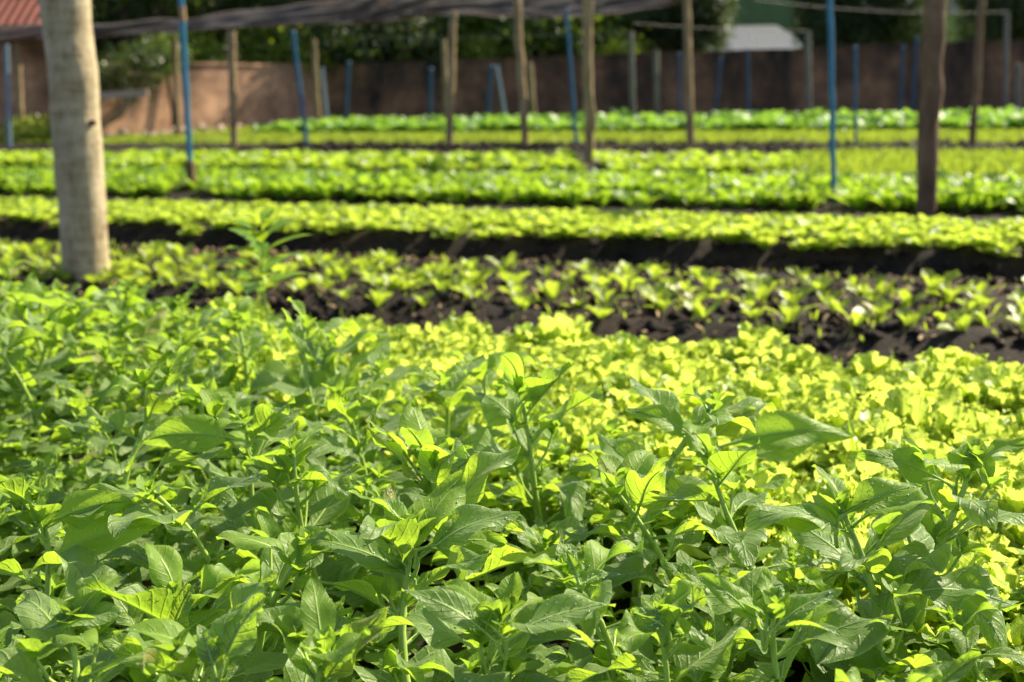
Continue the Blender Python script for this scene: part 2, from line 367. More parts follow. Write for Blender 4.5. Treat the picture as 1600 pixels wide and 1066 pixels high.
def tag(o, label=None, cat=None, group=None, kind=None):
    if label: o['label'] = label
    if cat: o['category'] = cat
    if group: o['group'] = group
    if kind: o['kind'] = kind
    return o

# ------------------------------------------------------------------ ground: one sheet with raised beds
BEDS = [(-3, 3.46, .15), (4.62, 6.12, .09), (6.3, 7.8, .19), (9.9, 11.9, .02), (12.9, 14.8, .03), (18.7, 22.0, .04), (22.2, 26.2, .03)]
def ground_h(s, t, fine=True):
    h = 0
    for a, b, z in BEDS:
        e = .05 * noise.noise(Vector((t * 1.3, a * 3, 0)))
        d = min(s - a - e, b + e - s)
        h = max(h, z * min(1, max(0, (d + .14) / .24)))
    if t < -22 or t > 9: h *= 0
    if fine:
        v = Vector((s, t, 0))
        h += .03 * noise.noise(v * 2.1) + .022 * noise.noise(v * 7) + .020 * noise.noise(v * 17)
    return h
ss = np.concatenate([[-300, -80, -20, -6], np.arange(-3, 8.2, .045), np.arange(8.2, 14, .1), np.arange(14, 28, .2), [29, 31, 34, 38, 45, 60, 100, 300]])
tt = np.concatenate([[-400, -120, -50, -30], np.arange(-24, -9, .4), np.arange(-9, 1.6, .05), np.arange(1.6, 6, .3), [8, 12, 20, 50, 120, 400]])
gv = []; 
for s in ss:
    for t in tt:
        near = -3.2 < s < 28.5 and -24.5 < t < 9
        x, y = st2xy(s, t); gv.append((x, y, ground_h(s, t) if near else 0.0))
mb = MB(); mb.add(gv, gf(len(ss), len(tt)))
gme = mb.mesh('ground', [M['soil']]); gme.flip_normals()
tag(obj('ground', gme), kind='structure')
def gz(x, y):
    s, t = xy2st(x, y); return ground_h(s, t, False)

# ------------------------------------------------------------------ plants
def visible(x, y, z, mx=160, my=140, bottom=1066):
    a, b = px((x, y, z)); return -mx < a < 1600 + mx and -60 < b < bottom + my

def droplets(mb, Vv, N, k, mi):
    nv, nu, _ = Vv.shape
    for _ in range(k):
        i = rng.integers(2, nv - 2); j = rng.integers(1, nu - 1)
        a, b = rng.uniform(0, 1, 2)
        p = Vv[i, j] * (1 - a) * (1 - b) + Vv[i + 1, j] * a * (1 - b) + Vv[i, j - 1] * (1 - a) * b + Vv[i + 1, j - 1] * a * b
        nn = np.cross(Vv[i, j] - Vv[i + 1, j], Vv[i, j] - Vv[i, j - 1]); nn /= np.linalg.norm(nn) + 1e-9
        if nn[2] < 0: nn = -nn
        r = rng.uniform(.0006, .0018); p = p + nn * r * .2
        vs = []
        for th in (0.05, .8, 1.5, 2.4, 3.1):
            for q in range(6): vs.append(p + r * np.array([sin(th) * cos(q * pi / 3), sin(th) * sin(q * pi / 3), .8 * cos(th)]))
        mb.add(vs, gf(5, 6, True), None, .5, mi)

def spinach_variant(i, H, big=1.0):
    """returns list of (part name, mesh data) and a joined variant for plants further back"""
    parts = []; jl = MB()
    lean = rng.uniform(.05, .42); la = rng.uniform(0, 6.28)
    n_nodes = int(rng.integers(10, 13))
    zs = np.linspace(0, 1, 9)
    bx = lean * H * zs ** 1.6 * cos(la) + .012 * np.sin(zs * 6 + i); by = lean * H * zs ** 1.6 * sin(la) + .012 * np.cos(zs * 5 + 2 * i)
    pts = [(a, b, H * z) for a, b, z in zip(bx, by, zs)]
    st = MB(); rad = list(np.linspace(.0075, .003, 9)); tube(st, pts, rad, 7)
    def pos(z): return np.array([np.interp(z, zs, bx), np.interp(z, zs, by), H * z])
    az = rng.uniform(0, 6.28)
    sides = []
    for k in range(-4, n_nodes):
        if k < 0:
            a4 = rng.uniform(0, 6.28); L = rng.uniform(.11, .15)
            args = dict(p=pos(rng.uniform(.08, .3)), az=a4, el=rng.uniform(.15, .8), L=L, W=L * .3, bend=rng.uniform(.2, .9), fold=rng.uniform(.1, .5), wave=.2, wf=1.5, twist=rng.normal(0, .4), prof='spinach', lat=0, roll=.2, rnd=rng.uniform(0, .5))
            lb = MB(); leaf(lb, nu=9, nv=14, mi=0, **args); parts.append(('leaf', lb)); leaf(jl, nu=7, nv=11, mi=0, **args); continue
        z = .12 + .84 * (k / (n_nodes - 1)) ** .66
        az += 2.4 + rng.normal(0, .25)
        sz = np.interp(z, [.2, .5, .75, .9, .97], [.85, 1.0, 1.0, .82, .5]) * rng.uniform(.75, 1.1) * big
        L = .165 * sz; W = L * rng.uniform(.19, .28)
        el = np.interp(z, [.2, .6, .9, 1], [.25, .5, .8, 1.0]) + rng.normal(0, .22)
        args = dict(p=pos(z), az=az, el=el, L=L, W=W, bend=rng.uniform(.3, 1.45), fold=rng.choice([rng.uniform(.1, .5), rng.uniform(.4, 1.0)]), wave=rng.uniform(.18, .48),
                    wf=rng.uniform(1.0, 2.5), twist=rng.normal(0, .55), prof='spinach' if z < .9 else 'small', lat=rng.normal(0, .25), roll=rng.uniform(0, .45), rnd=rng.uniform(0, 1) * .7 + (.3 if z > .85 else 0))
        mi = 1 if z > .9 else 0
        stt = rng.bit_generator.state
        lb = MB(); Vv, N = leaf(lb, nu=11, nv=18, mi=mi, **args)
        tube(lb, [tuple(Vv[q, 5] - .0008 * N[q]) for q in range(0, 16)], list(np.linspace(.0021, .0006, 16)), 5, 2)
        if z < .93: droplets(lb, Vv, N, int(rng.integers(6, 18)), 3)
        parts.append(('leaf', lb))
        rng.bit_generator.state = stt; leaf(jl, nu=7, nv=11, mi=mi, **args)
        # side shoot from the axil
        if rng.uniform() < .5 and z < .85:
            q0 = pos(z); a2 = az + rng.normal(0, .5); sl = rng.uniform(.02, .075) * (1.15 - z * .4) * 1.3
            q1 = q0 + np.array([cos(a2) * sl * .6, sin(a2) * sl * .6, sl]); tube(st, [q0, (q0 + q1) / 2 + np.array([cos(a2), sin(a2), 0]) * sl * .1, q1], [.0028, .0024, .0018], 5)
            sb = MB()
            for g in range(int(rng.integers(3, 6))):
                a3 = rng.uniform(0, 6.28); l3 = rng.uniform(.022, .055)
                kw = dict(p=q1 - np.array([0, 0, rng.uniform(0, .012)]), az=a3, el=rng.uniform(.3, 1.35), L=l3, W=l3 * rng.uniform(.26, .4), bend=rng.uniform(.1, .8), fold=rng.uniform(.2, .8), wave=.12, wf=1.4, prof='small', mi=1, nu=5, nv=8)
                leaf(sb, **kw)
            sides.append(sb)
        elif rng.uniform() < .5:
            for g in range(5):
                c = pos(z) + rng.normal(0, .004, 3); r = .0022
                tube(st, [c - [0, 0, r], c, c + [0, 0, r]], [r * .5, r, r * .4], 5, 1)
    top = pos(1.0)
    tp = MB()
    for g in range(7):
        a3 = g * 2.4 + rng.normal(0, .2); l3 = .016 + .0052 * g * rng.uniform(.8, 1.2)
        leaf(tp, top - np.array([0, 0, .0035 * g]), a3, 1.45 - .13 * g, l3, l3 * .34, bend=rng.uniform(.0, .4), fold=.5, wave=.1, wf=1.2, prof='small', mi=1, nu=5, nv=8)
    jb = MB()
    for src in (*sides, tp):
        if src.v: jb.v += src.v; jb.uv += src.uv; jb.r += src.r; jb.m += src.m; jb.f += [f + jb.n for f in src.f]; jb.n += src.n
    # join far version
    for a_, b_ in ((jl, jb),):
        a_.f += [f + a_.n for f in b_.f]; a_.v += b_.v; a_.uv += b_.uv; a_.r += b_.r; a_.m += b_.m; a_.n += b_.n
    LM = [M['spinach'], M['tip'], M['stem'], M['drop']]
    out = {'stem': st.mesh('stem', [M['stem'], M['tip']]), 'leaf': [p.mesh('leaf', LM) for _, p in parts], 'shoot_tip': tp.mesh('shoot_tip', LM),
           'side': [q.mesh('side_shoot', LM) for q in sides], 'far': jl.mesh('foliage', LM), 'mb': jl, 'top': top, 'H': H}
    return out
SV = [spinach_variant(i, rng.uniform(.33, .41), rng.uniform(.9, 1.1)) for i in range(14)]

def place_spinach(x, y, ztip, label, rz=None, near=True, vi=None, group='spinach plants in the nearest bed', lean=.1):
    v = SV[int(rng.integers(len(SV))) if vi is None else vi]
    rz = rng.uniform(0, 6.28) if rz is None else rz
    zb = gz(x, y) - .01
    k = (ztip - zb) / v['H']
    r = tag(obj('spinach_plant', None), label, 'spinach plant', group)
    tx, ty = v['top'][0] * k, v['top'][1] * k
    # put the tip (not the foot) over x, y
    r.location = (x - (tx * cos(rz) - ty * sin(rz)), y - (tx * sin(rz) + ty * cos(rz)), zb); r.rotation_euler = (rng.normal(0, .03) * (1 if group is None else 3), rng.normal(0, .03) * (1 if group is None else 3), rz)
    kk = min(k, 1.08) * (1.08 if y < 1.9 and group is None else 1.0); r.scale = (kk, kk, k)
    obj('stem', v['stem'], r)
    if near:
        for me in v['leaf']: obj('leaf', me, r)
        obj('shoot_tip', v['shoot_tip'], r)
        for me in v['side']: obj('side_shoot', me, r)
    else: obj('foliage', v['far'], r)
    return r

pts = []
heroes = [(40, 765, .50, 'spinach shoot with long bright leaves pointing right at the left edge'),
 (445, 705, .50, 'small pale spinach shoot on a curved stem left of the middle'),
 (668, 700, .52, 'spinach shoot with one upright bright leaf in the middle of the bed'),
 (645, 820, .49, 'broad grey green spinach shoot in the centre front with folded leaves'),
 (95, 965, .47, 'leafy spinach shoot low in the left corner with leaves spread flat'),
 (335, 1020, .46, 'spinach tip with one small bright yellow green leaf near the bottom'),
 (790, 965, .46, 'spinach shoot with a long drooping leaf at bottom centre'),
 (905, 890, .48, 'small spinach shoot of narrow bright leaves right of centre'),
 (1110, 625, .54, 'tall spinach shoot standing against the bright lettuce'),
 (1195, 940, .46, 'spinach shoot with thick leaves rising at bottom right'),
 (1500, 710, .52, 'tall leaning spinach stem at the right edge'),
 (1305, 790, .50, 'spinach stem with flower buds and a horizontal leaf at right'),
 (430, 840, .48, 'little dark spinach shoot with cupped leaves left of centre'),
 (385, 650, .52, 'spinach shoot with broad translucent leaves left of the middle'),
 (260, 585, .54, 'spinach plant with one upright pointed leaf at the left'),
 (1050, 960, .45, 'water spotted spinach shoot between the bottom centre and right'),
 (520, 1010, .45, 'short spinach shoot at the bottom left of centre'),
 (270, 930, .46, 'cupped wide spinach leaf plant at lower left'),
 (800, 600, .54, 'high spinach tip in front of the lettuce bed in the middle'),
 (1120, 700, .50, 'spinach shoot below the tallest tip at right'),
 (970, 760, .49, 'spinach plant with several thin side stems right of centre'),
 (240, 760, .49, 'dark green spinach shoot between the two left tips'),]
HR = []
for hx, hy, z, lab in heroes:
    p = at(hx, hy, z); pts.append((p.x, p.y)); HR.append(place_spinach(p.x, p.y, z, lab, group=None))
# the large single leaves that stand out in the photo, each on its own shoot
def hero_leaf(h, x0, y0, x1, y1, wr, roll0, mi=0, fold=.35, bend=.6, dy=-.01, away=.02):
    root = HR[h]; hx, hy, z, _ = heroes[h]; Y = at(hx, hy, z).y + dy
    a, b = atY(x0, y0, Y), atY(x1, y1, Y + away); d = b - a; L = d.length * (1 + bend * bend / 22)
    az = math.atan2(d.y, d.x); el = math.asin(max(-1, min(1, d.z / d.length))) + bend * .43
    lb = MB(); Vv, N = leaf(lb, (0, 0, 0), az, el, L, L * wr, bend=bend, fold=fold, wave=.22, wf=1.6, prof='spinach', nu=13, nv=22, mi=mi, rnd=rng.uniform(.2, .8), roll0=roll0, roll=.25)
    tube(lb, [tuple(Vv[q, 6] - .0008 * N[q]) for q in range(0, 20)], list(np.linspace(.0024, .0006, 20)), 6, 2); droplets(lb, Vv, N, 16, 3)
    # petiole back to the stem
    st_ = Vector((root.location.x, root.location.y, 0)); foot = Vector((hx and at(hx, hy, z).x, at(hx, hy, z).y, a.z - .025))
    foot = foot.lerp(Vector((st_.x, st_.y, a.z - .03)), max(0, min(1, (z - a.z) / .45)))
    foot = a + (foot - a).normalized() * min(.055, (foot - a).length)
    tube(lb, [tuple(foot - a), tuple((foot - a) * .45 + Vector((0, 0, -.004))), (0, 0, 0)], [.0032, .0026, .0022], 6, 2)
    o = obj('leaf', lb.mesh('leaf', [M['spinach'], M['tip'], M['stem'], M['drop']]))
    o.location = a; bpy.context.view_layer.update(); o.parent = root; o.matrix_parent_inverse = root.matrix_world.inverted()
G = -1.0
for a_ in [(0, 68, 822, 207, 784, .24, 1.0, 1), (0, 60, 885, 250, 820, .20, .9, 1), (0, 35, 800, 45, 742, .4, .3, 1), (2, 655, 742, 578, 658, .24, .5, 0), (2, 664, 735, 668, 678, .32, .1, 1), (2, 670, 740, 740, 700, .3, -.6, 0),
           (3, 648, 905, 455, 838, .21, -.3, 0), (3, 655, 870, 812, 800, .26, .3, 0), (3, 640, 840, 590, 775, .3, -.2, 0), (3, 650, 860, 790, 850, .25, .8, 1), (6, 778, 1005, 628, 922, .19, -.4, 0), (6, 790, 1000, 962, 944, .2, .3, 0), (6, 785, 995, 735, 962, .3, -1.0, 1),
           (9, 1190, 985, 1090, 898, .2, -.7, 1), (9, 1200, 990, 1316, 922, .17, .4, 0), (9, 1196, 980, 1222, 915, .36, .2, 1), (10, 1490, 762, 1340, 710, .2, -.8, 1), (10, 1495, 750, 1520, 692, .42, .4, 1), (11, 1305, 830, 1178, 805, .2, -.9, 1), (11, 1310, 810, 1440, 760, .22, .8, 1),
           (8, 1095, 690, 975, 640, .2, -.7, 1), (8, 1110, 690, 1180, 640, .28, .8, 1), (14, 1130, 725, 1292, 690, .24, .5, 0), (14, 1120, 700, 1335, 682, .16, .9, 1), (5, 333, 1050, 326, 998, .36, .0, 1), (5, 345, 1050, 415, 932, .33, .5, 0), (5, 335, 1050, 310, 975, .26, -.3, 0),
           (4, 60, 985, 198, 960, .26, .3, 0), (4, 250, 1060, 138, 985, .17, -.5, 0), (17, 268, 1000, 232, 925, .3, -.4, 0), (17, 272, 1000, 352, 955, .24, .9, 1), (17, 270, 1000, 300, 915, .38, .3, 0), (14, 1110, 715, 1060, 665, .26, -.6, 0), (13, 385, 690, 220, 690, .2, -1.0, 1), (13, 385, 700, 470, 640, .24, .7, 0), (18, 805, 640, 870, 585, .24, .9, 1), (15, 1045, 985, 985, 955, .3, -.5, 0), (7, 905, 915, 880, 855, .2, -.6, 1), (7, 908, 915, 952, 895, .24, .8, 1),
           (14, 1125, 870, 1010, 850, .24, -.7, 0)]:
    hero_leaf(a_[0], *a_[1:6], a_[6] if a_[6] <= 0 or a_[0] == 99 else a_[6], mi=a_[7])
def border(x):      # far edge of the spinach as seen from above
    return np.interp(x, [-3.2, -2.0, -1.35, -.9, -.35, .1, .45, .85, 1.1, 1.8], [4.4, 4.3, 4.05, 3.6, 2.95, 2.35, 2.05, 1.62, 1.42, 1.2])
cand = 0
while len(pts) < 290 and cand < 40000:
    cand += 1
    y = .82 + 3.9 * rng.uniform() ** 1.25; x = rng.uniform(-.48 * y - .22, .48 * y + .22)
    s, t = xy2st(x, y)
    if y > border(x) or s > 3.55: continue
    dmin = .094 + .024 * y
    if any((x - a) ** 2 + (y - b) ** 2 < dmin ** 2 for a, b in pts): continue
    if any((x - a) ** 2 + (y + .05 - b) ** 2 < .125 ** 2 for a, b in pts[:len(heroes)]): continue
    if not visible(x, y, .4, 200, 260): continue
    pts.append((x, y))
    edge = min(1, max(0, (border(x) - y) / .4))
    z = .40 + .04 * edge + rng.uniform(-.07, .055) + (.035 if y > 2.6 else 0) - .085 * max(0, min(1, (2.15 - y) / .4))
    near = y < 2.1
    place_spinach(x, y, z, 'one of the many small spinach plants filling in between the standout shoots', near=near)
print('spinach', len(pts), cand)

def undergrowth():
    b = MB(); k_ = 0
    data = [(np.concatenate(v['mb'].v), np.concatenate(v['mb'].uv), np.concatenate(v['mb'].r), v['mb'].f, v['mb'].m, v['H']) for v in SV]
    used = list(pts)
    for _ in range(9000):
        y = .85 + 3.3 * rng.uniform() ** 1.2; x = rng.uniform(-.48 * y - .2, .48 * y + .2); s, t = xy2st(x, y)
        if y > border(x) - .05 or s > 3.4 or k_ > 330: continue
        if any((x - a) ** 2 + (y - c) ** 2 < (.062 + .014 * y) ** 2 for a, c in used): continue
        used.append((x, y)); k_ += 1
        V, U, Rn, F_, M_, H_ = data[int(rng.integers(len(data)))]; a = rng.uniform(0, 6.28); zt = .30 + .03 * (y > 2) + rng.uniform(-.05, .03); zb = gz(x, y); k = (zt - zb) / H_
        c, s_ = cos(a) * .8, sin(a) * .8
        b.v.append(np.stack([V[:, 0] * c - V[:, 1] * s_ + x, V[:, 0] * s_ + V[:, 1] * c + y, V[:, 2] * k + zb], 1)); b.uv.append(U); b.r.append(Rn)
        for f, m_ in zip(F_, M_): b.f.append(f + b.n); b.m.append(m_)
        b.n += len(V)
    tag(obj('spinach_undergrowth', b.mesh('spinach_undergrowth', [M['spinach'], M['tip'], M['stem'], M['drop']])), 'low spinach leaves covering the ground beneath the taller shoots', 'undergrowth', kind='stuff')
    print('undergrowth', k_)
undergrowth()

# tall weed standing out of the spinach
def tall_weed():
    root = tag(obj('tall_weed', None), 'tall slender weed with pointed leaves rising above the spinach at left', 'weed')
    p = at(405, 350, .86); pb_ = Vector((p.x, p.y, 0)) ; Y = 3.75
    top = atY(405, 340, Y); bot = Vector((top.x + .015, Y, .12)); root.location = bot
    st = MB(); h = top.z - bot.z
    q = [(-.015 * k / 8 + .008 * sin(k), .006 * cos(k * 1.3), h * k / 8) for k in range(9)]
    tube(st, q, list(np.linspace(.006, .002, 9)), 6); obj('stem', st.mesh('stem', [M['stem']]), root)
    az = 0
    for k in range(19):
        z = .55 + .45 * k / 18; az += 2.3
        L = np.interp(z, [.5, .85, 1], [.17, .17, .09]); c = [np.interp(z * 8, range(9), [a[i] for a in q]) for i in range(3)]
        lb = MB(); leaf(lb, c, az, .35 + .8 * (z - .6), L, L * .19, bend=.5, fold=.3, wave=.05, prof='lance', nu=5, nv=10)
        obj('leaf', lb.mesh('leaf', [M['weed']]), root)
tall_weed()
# grass blades poking out at the edge of spinach and lettuce
def blade_clump(xp, yp, lab, k=3, h=.3):
    p = at(xp, yp, .32); root = tag(obj('grass_clump', None), lab, 'grass')
    root.location = (p.x, p.y, gz(p.x, p.y) - .01)
    for j in range(k):
        b = MB(); leaf(b, (rng.normal(0, .01), rng.normal(0, .01), 0), rng.uniform(0, 6.28), 1.5, h * rng.uniform(.8, 1.1), .005, bend=.35, fold=.5, wave=0, prof='blade', nu=3, nv=9)
        obj('blade', b.mesh('blade', [M['chicory']]), root)
blade_clump(1353, 700, 'thin dark grass blades at the spinach edge before the lettuce', 4, .30)

# ---- frilly lettuce
def lettuce_mesh(kind, nleaf, R0, m, prof='fan', ruf=.28, rf=5, nu=9, nv=9, wr=(.42, .6), el0=1.35, el1=.35, bend=(.3, 1.0), fold=(.1, .5), hgt=1.0):
    b = MB()
    for k in range(nleaf):
        q = (k + .5) / nleaf
        el = el0 + (el1 - el0) * q + rng.normal(0, .12); L = R0 * (.45 + .55 * q ** .6) * rng.uniform(.85, 1.15)
        leaf(b, (rng.normal(0, .006), rng.normal(0, .006), 0), k * 2.4 + rng.normal(0, .2), el, L * hgt, L * rng.uniform(*wr), bend=rng.uniform(*bend), fold=rng.uniform(*fold), wave=.08, wf=2,
             twist=rng.normal(0, .3), prof=prof, nu=nu, nv=nv, ruf=ruf, rf=rf * rng.uniform(.8, 1.2), rnd=rng.uniform() * .6 + .4 * (1 - q))
    return b
def variants(n_, **k): return [lettuce_mesh(**k) for _ in range(n_)]
def scatter(s0, s1, t0, t1, ds, dt, jit, zt, order=True):
    """planting positions in rows along the bed, those the camera can see, nearest first"""
    out = []
    rows = max(1, int(round((s1 - s0) / ds)))
    for i in range(rows + 1):
        s = s0 + (s1 - s0) * i / rows
        k = int((t1 - t0) / dt)
        for j in range(k):
            t = t0 + dt * (j + .5 * (i % 2)) + rng.normal(0, jit * dt); s_ = s + rng.normal(0, jit * ds)
            x, y = st2xy(s_, t)
            if visible(x, y, zt, 90 + 300 / y, 200): out.append((x, y))
    out.sort(key=lambda q: q[0] ** 2 + q[1] ** 2)
    return out
def plant_bed(name, label, cat, group, vs, mat_, pos_, scale=(.85, 1.15), cap=300, rest=None, sink=.01, keep=lambda x, y: True):
    """the nearest plants each its own object sharing mesh data, the rest of the bed one object"""
    me = [v.mesh(name, [mat_]) for v in vs]
    pos_ = [q for q in pos_ if keep(*q)]
    for i, (x, y) in enumerate(pos_[:cap]):
        o = tag(obj(name, me[int(rng.integers(len(me)))]), label, cat, group)
        o.location = (x, y, gz(x, y) - sink); o.rotation_euler = (rng.normal(0, .08), rng.normal(0, .08), rng.uniform(0, 6.28))
        k = rng.uniform(*scale); o.scale = (k, k, k * rng.uniform(.9, 1.1))
    more = pos_[cap:]
    if more and rest:
        b = MB()
        data = [(np.concatenate(v.v), np.concatenate(v.uv), np.concatenate(v.r), np.concatenate(v.f)) for v in vs]
        for x, y in more:
            V, U, Rn, F_ = data[int(rng.integers(len(data)))]; a = rng.uniform(0, 6.28); k = rng.uniform(*scale)
            c, s_ = cos(a) * k, sin(a) * k
            W = np.stack([V[:, 0] * c - V[:, 1] * s_ + x, V[:, 0] * s_ + V[:, 1] * c + y, V[:, 2] * k + gz(x, y) - sink], 1)
            b.v.append(W); b.uv.append(U); b.r.append(np.clip(Rn * .7 + rng.uniform(0, .3), 0, 1)); b.f.append(F_ + b.n); b.m.append(np.zeros(len(F_), int)); b.n += len(W)
        tag(obj(name + '_mass', b.mesh(name + '_mass', [mat_])), *rest, kind='stuff')
    print(name, len(pos_))

def frilly(nlobe=110, R0=.115, H0=.16):
    b = MB()
    for k in range(9):
        leaf(b, (0, 0, 0), k * 2.4, .9 + rng.normal(0, .1), .17, .06, bend=.3, fold=.3, wave=.1, prof='fan', nu=7, nv=7, ruf=.15, rf=4)
    for k in range(nlobe):
        q = (k + .5) / nlobe; th = k * 2.39996 + rng.normal(0, .15); r_ = R0 * q ** .55 * rng.uniform(.85, 1.1)
        z = H0 * (1 - .55 * q ** 2) * rng.uniform(.7, 1.05) - .03
        L = rng.uniform(.038, .066) * (.8 + .35 * q)
        leaf(b, (r_ * cos(th) * .8, r_ * sin(th) * .8, z), th + rng.normal(0, .6), 1.45 - .75 * q + rng.normal(0, .25), L, L * rng.uniform(.38, .55), bend=rng.uniform(-.5, 1.2), fold=rng.uniform(0, .8), wave=.1, wf=2,
             twist=rng.normal(0, .5), prof='fan', nu=9, nv=8, ruf=.22, rf=4.2 * rng.uniform(.8, 1.3), rnd=rng.uniform() * .7 + .3 * (1 - q))
    return b
FEET = [(at(fx, fy, .02), r_) for fx, fy, r_ in ((299, 301, 13), (1303, 316, 11), (1446, 336, 26), (922, 254, 13), (366, 226, 10), (702, 229, 10), (821, 228, 10), (1079, 226, 10))]
def clear(x, y):
    u_ = px((x, y, .2))[0]
    return not any(abs(u_ - px(f)[0]) < r_ + 130 / y and f.y - 2.2 < y < f.y + .12 for f, r_ in FEET)
LV = [frilly() for _ in range(10)]
plant_bed('frilly_lettuce', 'frilly yellow green lettuce packed in the bright bed behind the spinach', 'lettuce', 'frilly lettuces behind the spinach',
          LV, M['lettuce'], scatter(1.2, 3.36, -6.5, 1.2, .165, .16, .16, .3), (.9, 1.25), 300,
          ('frilly yellow green lettuces at the far left end of the nearest bed', 'lettuce'), keep=lambda x, y: y > border(x) - .22 and (y > 1.2))
# ---- seedling bed: small open rosettes with soil between
SEV = variants(8, kind='s', nleaf=7, R0=.15, m=None, prof='tongue', ruf=.14, rf=3, nu=7, nv=8, wr=(.2, .3), el0=1.5, el1=.95, bend=(.2, 1.0), hgt=1.1, fold=(.1, .5))
plant_bed('lettuce_seedling', 'young lettuce plant with soil around it on the dark raised bed', 'seedling', 'lettuce seedlings on the dark bed',
          SEV, M['seedling'], sorted(scatter(4.78, 5.65, -10, 1.6, .2, .2, .24, .25) + scatter(4.9, 5.6, -10, -2.2, .28, .27, .25, .25), key=lambda q: q[0] ** 2 + q[1] ** 2), (.52, .92), 300, ('young lettuce plants far along the dark bed', 'seedling'))
# ---- row C
YV = variants(8, kind='y', nleaf=28, R0=.15, m=None, ruf=.2, rf=5, nu=7, nv=7, wr=(.2, .32), el0=1.45, el1=.6, bend=(.2, .9))
plant_bed('young_lettuce', 'bright young lettuce in the dense strip beyond the dark furrow', 'young lettuce', 'young lettuces in the second strip',
          YV, M['young'], scatter(6.4, 7.2, -11, 2.4, .13, .14, .16, .25), (.62, .85), 300, ('bright young lettuces further along the dense strip', 'lettuce'))
# ---- row D
DV = variants(8, kind='d', nleaf=24, R0=.235, m=None, prof='tongue', ruf=.14, rf=4, nu=5, nv=8, wr=(.11, .18), el0=1.5, el1=.75, bend=(.3, 1.2), fold=(.1, .6))
plant_bed('chicory_plant', 'dark green chicory with long shiny leaves in the middle strip', 'chicory', 'chicory plants in the middle strip',
          DV, M['chicory'], scatter(9.8, 11.2, -16, 3, .2, .19, .2, .3), (.9, 1.25), 300, ('dark green chicory further along the middle strip', 'chicory'), keep=clear)
# ---- row E
EV = variants(6, kind='e', nleaf=24, R0=.20, m=None, prof='fan', ruf=.18, rf=3.5, nu=5, nv=7, wr=(.18, .28), el0=1.5, el1=.6, bend=(.3, 1.0))
plant_bed('endive_plant', 'bushy light green endive in the strip before the tall poles', 'endive', 'endives in the strip by the poles',
          EV, M['endive'], scatter(13.0, 14.6, -20, -2.2, .26, .26, .2, .35), (.8, 1.2), 300, ('light green endives further along the strip by the poles', 'endive'), keep=clear)
# ---- row G
GV = variants(6, kind='g', nleaf=15, R0=.38, m=None, prof='oval', ruf=.08, rf=3, nu=5, nv=7, wr=(.22, .32), el0=1.5, el1=.6, bend=(.3, 1.2))
plant_bed('collard_plant', 'bluish green collard in the row at the foot of the dark wall', 'collard', 'collards before the dark wall',
          GV, M['kale'], [q for q in scatter(22.4, 25.6, -15.2, 4, .45, .36, .2, .5)], (.8, 1.25), 300, ('bluish green collards further along the row by the wall', 'collard'))

# ---- low grassy strips (sown seedlings like a lawn)
def turf(name, label, s0, s1, t0, t1, dens, h, w, m_):
    k = int((s1 - s0) * (t1 - t0) * dens); b = MB()
    s = rng.uniform(s0, s1, k); t = rng.uniform(t0, t1, k)
    x = s * sin(A23) + t * cos(A23); y = s * cos(A23) - t * sin(A23)
    z = np.array([gz(a, b_) for a, b_ in zip(x, y)]) - .01
    az = rng.uniform(0, 6.28, k); hh = h * rng.uniform(.6, 1.25, k); ln = hh * rng.uniform(.2, .7, k); la = rng.uniform(0, 6.28, k)
    dx, dy = np.cos(az) * w, np.sin(az) * w
    ex, ey = np.cos(la) * ln, np.sin(la) * ln
    V = np.stack([np.stack([x - dx * .5, y - dy * .5, z], 1), np.stack([x + dx * .5, y + dy * .5, z], 1),
                  np.stack([x + dx + ex * .5, y + dy + ey * .5, z + hh * .65], 1), np.stack([x + ex, y + ey, z + hh], 1), np.stack([x - dx + ex * .5, y - dy + ey * .5, z + hh * .65], 1)], 1).reshape(-1, 3)
    i = np.arange(k)[:, None] * 5
    b.add(V, i + np.array([[0, 1, 2, 4]]), np.tile([[.3, 0], [.7, 0], [.9, .6], [.5, 1], [.1, .6]], (k, 1)))
    b.f.append(i + np.array([[4, 2, 3]])); b.m.append(np.zeros(k, int)); b.r[0] = np.repeat(rng.uniform(0, 1, k), 5)
    tag(obj(name, b.mesh(name, [m_])), label, 'grass', kind='stuff')
turf('low_greens', 'low yellowish green seedlings sown like a lawn beyond the endives', 18.7, 22.4, -24, 4, 240, .07, .018, M['grass'])
turf('low_greens', 'low yellow green seedlings sown at the right of the endives', 12.2, 16.4, -2.6, 3.2, 420, .12, .014, M['grass'])
turf('weedy_grass', 'short weedy grass at the foot of the reddish wall', 22.4, 26.5, -24, -15.5, 120, .12, .02, M['grass'])
turf('furrow_weeds', 'tiny weeds in the furrow beside the lettuce', 3.5, 4.7, -7, 1.4, 16, .05, .006, M['seedling'])
turf('furrow_weeds', 'tiny weeds among the lettuce seedlings', 4.6, 6.1, -8, 1.5, 70, .05, .006, M['seedling'])

